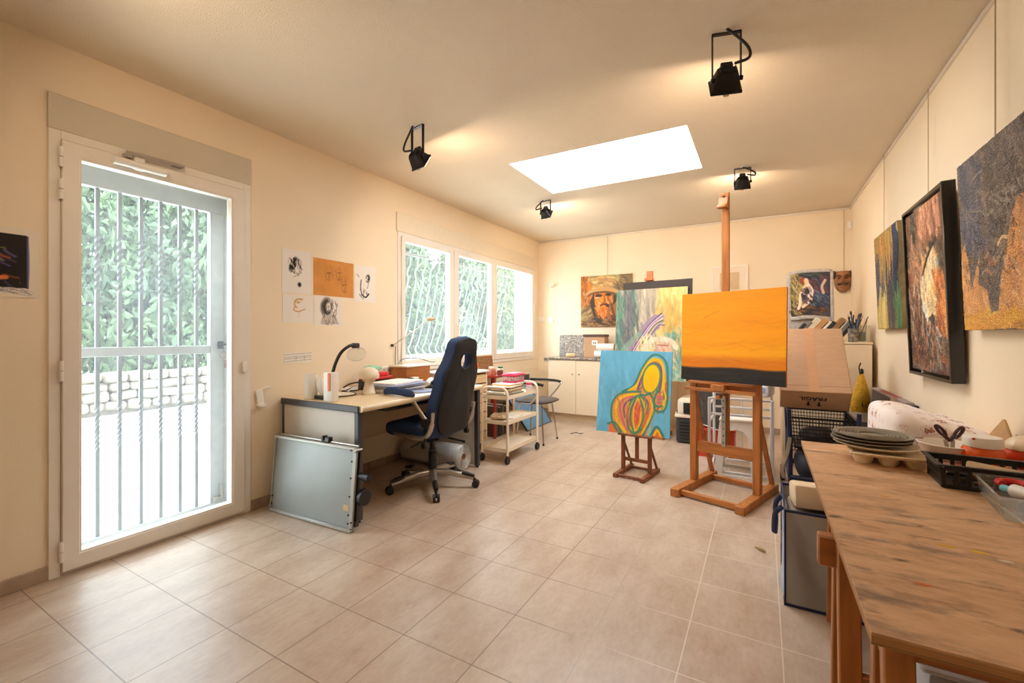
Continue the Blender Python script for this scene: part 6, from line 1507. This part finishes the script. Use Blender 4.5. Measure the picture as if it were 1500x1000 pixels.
def paint_pot(lab, loc, mb, ml, crumple=False):
    t = thing('paint_pot', lab, 'pot', loc, 0, 'paint pots on the work table')
    MB().lathe([(0, 0), (.046, 0), (.054, .008), (.057, .03), (.054, .055), (.046, .066), (0, .066)], seg=30).build('body', mb, t)
    if crumple:
        MB().grid(40, 8, lambda u, v: ((.056 - .030 * v ** 2 + .003 * math.sin(u * 6.283 * 14) * (1 - v)) * math.cos(u * 6.283), (.056 - .030 * v ** 2 + .003 * math.sin(u * 6.283 * 14) * (1 - v)) * math.sin(u * 6.283), .060 + .042 * v + .003 * math.sin(u * 19) * v), close_u=True).ell((0, 0, .098), (.03, .03, .008), 14).build('cover', ml, t, angle=80)
    else:
        MB().lathe([(0, .0665), (.05, .0665), (.051, .07), (.051, .096), (.048, .1), (0, .1)], seg=36).build('lid', ml, t)
        MB().ell((-.034, -.038, .096), (.006, .004, .004), 8).build('red_drip', M_RED, t)
    return t
paint_pot('orange paint pot with white screw lid behind the black basket', (.665, 2.14, TT + .001), mat('orange_paint_pot', rgb(228, 96, 34), .25, noise=.06), M_PLAST)
paint_pot('red-orange pot with crumpled beige cover by the right wall', (.79, 2.19, TT + .001), mat('red_paint_pot', rgb(216, 74, 46), .25, noise=.06), mat('beige_film', rgb(222, 200, 166), .4, noise=.1), True)
tag(MB().box((.80, 2.40, .79), (.012, .15, .10), (R(38), R(12), R(4)), .003).build('tan_board', mat('tan_lid', rgb(186, 146, 98), .6, noise=.08)), 'tan board tilted against the right wall behind the pots', 'board')

# black slotted basket with tools
bk = thing('basket', 'black slotted plastic basket of tools on the work table', 'basket', (.635, 1.842, TT), R(-2))
bw_, bd2, bh2 = .165, .072, .068
def slotted(p0, p1, n):
    p0 = Vector(p0); p1 = Vector(p1); L = (p1 - p0); m = MB(); out = L.cross(Vector((0, 0, 1))).normalized() * .008
    ax = math.atan2(L.y, L.x)
    for z, h in ((.006, .012), (.034, .007), (.060, .014)): m.box((p0 + p1) / 2 + Vector((0, 0, z)) + out * (z / .068), (L.length, .004, h), (0, 0, ax), .001)
    for k in range(n + 1):
        q = p0 + L * k / n; m.bar(q + Vector((0, 0, .002)), q + Vector((0, 0, .062)) + out * .9, .010, .004, out, 0)
    return m
cs_ = [(-bw_, -bd2, 0), (bw_, -bd2, 0), (bw_, bd2, 0), (-bw_, bd2, 0)]
for k in range(4): slotted(cs_[k], cs_[(k + 1) % 4], 12 if k % 2 == 0 else 9).build('wall_panel', M_BLACK, bk)
MB().span((-bw_, -bd2, .001), (bw_, bd2, .005)).build('floor_panel', M_BLACK, bk)
m = MB(); m.prism([(-bw_ - .018, -bd2 - .018), (bw_ + .018, -bd2 - .018), (bw_ + .018, bd2 + .018), (-bw_ - .018, bd2 + .018)], .005, Matrix.Translation((0, 0, .0665)), .001, 1, hole=[(-bw_ - .004, -bd2 - .004), (bw_ + .004, -bd2 - .004), (bw_ + .004, bd2 + .004), (-bw_ - .004, bd2 + .004)])
m.build('rim', M_BLACK, bk)
M_DWOOD = wood_mat('dark_handle_wood', rgb(96, 64, 42), .5, (6, 6, 6))
def tool(lab, p, rz, kind):
    t = thing('palette_knife' if kind == 0 else 'brush', lab, 'palette knife' if kind == 0 else 'brush', p, rz, 'tools in the black basket')
    MB().tube([(0, 0, 0), (.03, 0, .002), (.08, 0, .002)], [.006, .008, .006], 10).build('handle', M_DWOOD, t)
    if kind == 0: MB().tube([(.08, 0, .002), (.10, 0, .006)], .002, 6).box((.13, 0, .006), (.06, .016, .0015), None, .0005).build('blade', M_SILVER, t)
    else: MB().tube([(.08, 0, .002), (.10, 0, .002)], [.006, .007], 8).tube([(.10, 0, .002), (.13, 0, .002)], [.008, .003], 8).build('bristles', M_DEDGE, t)
tool('palette knife with brown handle lying at the left in the black basket', (.50, 1.80, .762), R(62), 0)
tool('palette knife nearest the front in the black basket', (.54, 1.80, .762), R(8), 0)
tool('short brush lying in the black basket before the box', (.62, 1.81, .776), R(165), 1)
t = thing('tool_case', 'beige plastic case tilted inside the black basket', 'case', (.63, 1.86, .774), R(-14), rx=R(0))
t.rotation_euler = (R(8), R(6), R(-8))
MB().span((-.085, -.03, 0), (.085, .03, .024), .006, 2).build('case', mat('beige_case', rgb(186, 158, 118), .4, noise=.05), t)
MB().span((-.075, -.0325, .006), (.075, -.0305, .016)).build('side_band', mat('brown_band', rgb(120, 84, 56), .5, noise=.05), t)
# clear tub with black sponge and caps on the basket's right part
def tub(lab, loc, rz, w, d, h):
    t = thing('plastic_tub', lab, 'tub', loc, rz)
    t_ = bmesh.new(); a = [(-w * .85, -d * .85, 0), (w * .85, -d * .85, 0), (w * .85, d * .85, 0), (-w * .85, d * .85, 0)]; b = [(-w, -d, h), (w, -d, h), (w, d, h), (-w, d, h)]
    va = [t_.verts.new(p) for p in a]; vb = [t_.verts.new(p) for p in b]; t_.faces.new(va[::-1])
    for k in range(4): t_.faces.new((va[k], va[(k + 1) % 4], vb[(k + 1) % 4], vb[k]))
    MB()._merge(t_).build('body', M_CLEAR2, t, solid=-.0015)
    m = MB(); m.prism([(-w - .006, -d - .006), (w + .006, -d - .006), (w + .006, d + .006), (-w - .006, d + .006)], .0025, Matrix.Translation((0, 0, h)), .0008, 1, hole=[(-w, -d), (w, -d), (w, d), (-w, d)])
    m.build('rim', M_CLEAR2, t)
    return t
M_CLEAR2 = glass_mat('cloudy_tub_plastic', .25)
tub('clear plastic tub with paint caps at the right end of the black basket', (.765, 1.842, .772), R(-2), .05, .06, .055)
tag(blob(MB(), (.768, 1.825, .803), (.03, .026, .02), 3, .15, 16).build('sponge', M_BLACK, angle=80), 'black sponge lying in the clear tub', 'sponge')
for k, (x, y, c, lab) in enumerate(((.738, 1.868, rgb(52, 66, 110), 'small dark blue cap in the clear tub'), (.765, 1.873, rgb(214, 208, 200), 'small white cap in the clear tub'), (.789, 1.868, rgb(206, 190, 170), 'small beige cap in the clear tub'))):
    tag(MB().cyl((x, y, .775), (x + .004, y, .80), .012, .010, seg=14).build('bottle_cap', mat('cap_paint', c, .4, noise=.05)), lab, 'cap', 'caps in the clear tub')
tub('clear plastic tub of paint tubes at the right edge of the plywood', (.60, 1.625, TT + .001), R(-6), .085, .115, .058)
def tube_(lab, loc, rz, mb, mc, ln=.13, r=.017):
    t = thing('paint_tube', lab, 'paint tube', loc, rz, 'paint tubes in the clear tub')
    m = MB(); m.grid(18, 10, lambda u, v: (ln * v, (r * (1 + .25 * v)) * math.cos(u * 6.283), r * (1 - v ** 1.5 * .92) * math.sin(u * 6.283)), close_u=True).lathe([(r, 0), (r * .45, -.008), (0, -.008)], rot=(0, R(90), 0), seg=18)
    m.build('tube', mb, t, angle=80)
    MB().cyl((-.0085, 0, 0), (-.028, 0, 0), .0085, .0095, seg=14).build('cap', mc, t)
    t.rotation_euler = (0, R(-4), rz)
M_TUBEW = mat('white_tube', rgb(232, 228, 222), .35, noise=.05, scale=30)
tube_('white paint tube with turquoise cap in front in the clear tub', (.575, 1.66, .79), R(-62), M_TUBEW, mat('turquoise_cap', rgb(110, 186, 206), .4, noise=.04))
tube_('white paint tube with red cap behind the turquoise-capped one', (.625, 1.69, .785), R(-70), mat('grey_white_tube', rgb(214, 206, 198), .35, noise=.1, scale=30), M_DEDGE, .14, .019)
tube_('dark green paint tube at the bottom of the clear tub', (.56, 1.60, .768), R(-30), mat('green_tube', rgb(90, 96, 64), .4, noise=.1), M_DEDGE, .11, .014)
tag(MB().tube([(.588 + .026 * math.cos(R(a)), 1.705 + .026 * math.sin(R(a)), .797) for a in range(-20, 220, 15)], .009, 8).build('tape_roll', M_RED), 'red curved tape piece standing out of the clear tub', 'tape')

# cloth-covered heap behind the table end, printed with rings
def ring_cloth():
    m = mat('ring_printed_cloth', rgb(238, 230, 226), .85)
    N = m.node_tree.nodes; L = m.node_tree.links; b = N['Principled BSDF']
    tc = N.new('ShaderNodeTexCoord'); v = N.new('ShaderNodeTexVoronoi'); v.inputs['Scale'].default_value = 15; v.inputs['Randomness'].default_value = .35
    nz = N.new('ShaderNodeTexNoise'); nz.inputs['Scale'].default_value = 40
    mx = N.new('ShaderNodeMix'); mx.data_type = 'VECTOR'; mx.inputs[0].default_value = .03
    L.new(tc.outputs['Object'], mx.inputs[4]); L.new(nz.outputs['Color'], mx.inputs[5]); L.new(mx.outputs[1], v.inputs['Vector'])
    rp = N.new('ShaderNodeValToRGB'); e = rp.color_ramp.elements; w = rgb(238, 230, 226)
    e[0].position = .17; e[0].color = (*w, 1); e[1].position = .42; e[1].color = (*w, 1)
    for ps, c in ((.21, rgb(160, 100, 92)), (.27, rgb(176, 120, 110)), (.30, w), (.36, w), (.39, rgb(206, 170, 162))):
        q = e.new(ps); q.color = (*c, 1)
    L.new(v.outputs['Distance'], rp.inputs[0]); L.new(rp.outputs[0], b.inputs['Base Color'])
    return m
def heap_fn(u, v):
    a = u * 2 * math.pi; e = .32
    sx = math.copysign(abs(math.cos(a)) ** e, math.cos(a)); sy = math.copysign(abs(math.sin(a)) ** e, math.sin(a))
    if v < .6: k = 1.0 + .05 * (1 - v / .6) + .02 * math.sin(a * 7) * (1 - v / .6); z = .80 * v / .6
    else:
        q = (v - .6) / .4; k = math.cos(q * math.pi / 2) ** .45 if q < 1 else 0; z = .80 + .10 * math.sin(q * math.pi / 2) ** .7
    x, y = .19 * sx * k, .27 * sy * k
    if z > .7: z -= max(0, (x + .19)) * .30 * (z - .7) / .2
    z += .006 * math.sin(x * 40 + y * 23)
    return (x, y, max(z, 0.002))
t = thing('covered_stool', 'heap under a white cloth with reddish ring prints beyond the table end', 'stool', (.655, 2.67, 0))
MB().grid(72, 40, heap_fn, close_u=True).build('printed_cloth', ring_cloth(), t, angle=80)

# fallen leaf
m = MB().grid(8, 3, lambda u, v: (.03 - .075 * u, .03 * (u - .4) ** 2 + (v - .5) * .022 * math.sin(math.pi * min(max(u, .02), .98)), .003 + .012 * abs(v - .5) + .008 * u * u))
tag(m.build('leaf', mat('dry_leaf', rgb(140, 126, 50), .6, noise=.2), loc=(-.012, 2.82, 0), rot=(0, 0, R(140)), solid=.0006), 'small dry yellow-green leaf lying on the floor tiles', 'leaf')

# ------------------------------------------------------------------ paintings on the right wall
def wall_r(name, label, yc, z0, lean, x): return thing(name, label, 'painting', (x, yc, z0), R(-90), rx=R(lean))
p = Paint(140, 190, (170, 140, 80), .95, 101)
p.dabs(260, (0, 0, 1, 1), [(196, 162, 88), (170, 134, 70), (206, 180, 112), (150, 124, 80), (120, 110, 90)], .35, .022, 86, 12, .7)
p.dabs(70, (.05, .35, .4, .75), [(50, 66, 104), (66, 80, 110), (84, 90, 100), (110, 110, 96)], .3, .024, 86, 10, .7).dabs(70, (.05, .75, .5, 1), [(226, 204, 130), (206, 180, 96), (232, 216, 160)], .3, .026, 86, 10, .7)
p.dabs(70, (.5, .35, .75, 1), [(70, 66, 84), (90, 84, 96), (120, 100, 84), (60, 58, 72)], .35, .024, 86, 10, .7).dabs(70, (.78, .5, 1, 1), [(60, 120, 80), (84, 140, 96), (50, 100, 76), (120, 140, 90)], .3, .024, 84, 12, .75).dabs(60, (.84, 0, 1, .5), [(36, 50, 84), (46, 66, 100), (30, 40, 66)], .3, .026, 88, 8, .8)
p.dabs(40, (.2, .1, .7, .5), [(214, 190, 120), (190, 120, 60), (206, 150, 76)], .25, .02, 86, 12, .7)
t = wall_r('painting', 'small blue, gold and green abstract canvas farthest along the right wall', 4.215, 1.243, 2.2, XR - .042)
painted('canvas', p, .70, .73, .03, mat('blue_gold_edge', rgb(130, 116, 80), .7, noise=.2), t, relief=.006, edge=lambda V: .022 * np.sin(V * 9.0) - .02)
wire(t, -.23, .728, ZC - .03 - 1.243, .01).rotation_euler = (R(-2.2), 0, 0)
p = Paint(170, 250, (96, 70, 48), .71, 111)
p.dabs(420, (0, 0, 1, 1), [(104, 74, 48), (70, 54, 42), (134, 90, 54), (56, 46, 40), (120, 84, 60), (84, 78, 66)], .10, .018, 80, 70, .8)
p.dabs(110, (.35, .0, .9, .2), [(196, 130, 90), (170, 106, 70), (206, 150, 110), (130, 80, 54)], .14, .014, 85, 25).dabs(90, (.1, .2, .5, .5), [(150, 100, 66), (176, 120, 80), (120, 96, 76)], .14, .014, 60, 40)
fig = [(.72, .27), (.80, .34), (.80, .5), (.72, .58), (.66, .66), (.50, .66), (.42, .56), (.40, .46), (.5, .36), (.6, .32)]
p.mix(p.poly(fig, .06), (206, 170, 110)); p.dabs(120, (.45, .32, .78, .62), [(222, 196, 140), (214, 160, 80), (232, 216, 170), (190, 140, 76), (176, 170, 150)], .12, .016, 80, 30, .7)
p.stroke([(.78, .24), (.60, .31), (.44, .42), (.36, .55), (.38, .66)], .016, (60, 48, 40)).stroke([(.44, .44), (.40, .52), (.43, .62)], .022, (190, 180, 150)).stroke([(.46, .6), (.52, .7), (.62, .74), (.66, .82)], .02, (176, 186, 180)).stroke([(.5, .68), (.56, .76), (.6, .84)], .014, (206, 206, 190)).stroke([(.8, .36), (.84, .46), (.80, .54)], .014, (150, 156, 150))
p.dabs(70, (.74, .45, .95, .75), [(206, 110, 40), (226, 136, 56), (160, 84, 40)], .10, .016, 80, 40).dabs(160, (.05, .7, .9, 1), [(130, 70, 40), (90, 50, 36), (60, 46, 40), (170, 96, 56), (96, 92, 84)], .08, .014, 70, 70).dabs(46, (.0, .4, .4, .8), [(170, 120, 90), (196, 160, 120), (150, 70, 50), (84, 84, 80)], .10, .012, 80, 30).dabs(40, (.4, .74, .8, .98), [(176, 120, 80), (150, 156, 150), (70, 60, 54)], .08, .009, 70, 60)
p.vary(.18, 30, 40); p.a = np.clip(p.a * 1.22 + .02, 0, 1); p.a = p.a * .74 + .26 * p.a.mean(2, keepdims=True)
t = wall_r('painting', 'brown and ochre abstract in a deep black frame on the right wall', 3.265, .962, 2.2, XR - .042)
painted('canvas', p, .655, .93, .012, M_SIDE, t, relief=.008).location = (0, -.004, .03)
FM = Matrix(((1, 0, 0, 0), (0, 0, 1, -.022), (0, 1, 0, 0), (0, 0, 0, 1)))
MB().prism([(-.3535, 0), (.3535, 0), (.3535, .99), (-.3535, .99)], .054, FM, .002, 1, hole=[(-.335, .018), (.335, .018), (.335, .972), (-.335, .972)]).build('frame', M_GBLACK, t)
wire(t, -.13, .99, ZC - .03 - .962, .012).rotation_euler = (R(-2.2), 0, 0)
p = Paint(230, 230, (110, 98, 88), .98, 121)
p.dabs(420, (0, 0, 1, .9), [(112, 100, 90), (96, 88, 84), (128, 112, 96), (104, 96, 96), (120, 100, 76)], .14, .022, 70, 70, .7)
p.dabs(80, (.05, .05, .3, .5), [(90, 92, 110), (78, 82, 104), (110, 104, 104)], .16, .024, 75, 40, .7).dabs(60, (.3, .25, .9, .5), [(88, 78, 70), (140, 124, 104), (160, 146, 128)], .16, .012, 15, 30, .6)
fl = p.poly([(0, 1), (0, .55), (.06, .48), (.10, .6), (.13, .76), (.20, .68), (.26, .58), (.24, .74), (.34, .78), (.38, .92), (.46, .90), (.52, .70), (.60, .60), (.66, .46), (.74, .36), (1, .34), (1, 1)], .05)
p.mix(fl, (206, 146, 84)); p2 = Paint(230, 230, (206, 146, 84), .98, 122); p2.dabs(420, (0, .3, 1, 1), [(214, 152, 86), (196, 130, 72), (222, 170, 104), (186, 124, 76), (206, 140, 60)], .12, .02, 75, 50, .7); p2.dabs(90, (0, .9, 1, 1), [(222, 156, 40), (206, 140, 40), (230, 170, 60)], .16, .02, 5, 20)
k = fl[..., None]; p.a = p.a * (1 - k * .9) + p2.a * k * .9
p.dabs(44, (.05, .4, .7, .75), [(70, 60, 54), (90, 74, 60), (60, 56, 58)], .08, .006, 80, 70).dabs(18, (.3, .52, .7, .7), [(206, 170, 110), (170, 110, 80)], .05, .009, 20, 60).stroke([(.5, .56), (.55, .53), (.6, .54)], .009, (216, 180, 120)).dabs(26, (.1, .1, .8, .4), [(150, 138, 120), (70, 66, 64)], .14, .005, 30, 60); p.a = np.clip(p.a * 1.15 + .015, 0, 1); p.a = p.a * .74 + .26 * p.a.mean(2, keepdims=True)
t = wall_r('painting', 'large grey and ochre textured abstract canvas nearest on the right wall', 2.42, 1.219, 2.2, XR - .046)
painted('canvas', p, .735, .752, .03, M_SIDE, t, relief=.007)
wire(t, -.12, .75, ZC - .03 - 1.219, .012).rotation_euler = (R(-2.2), 0, 0)
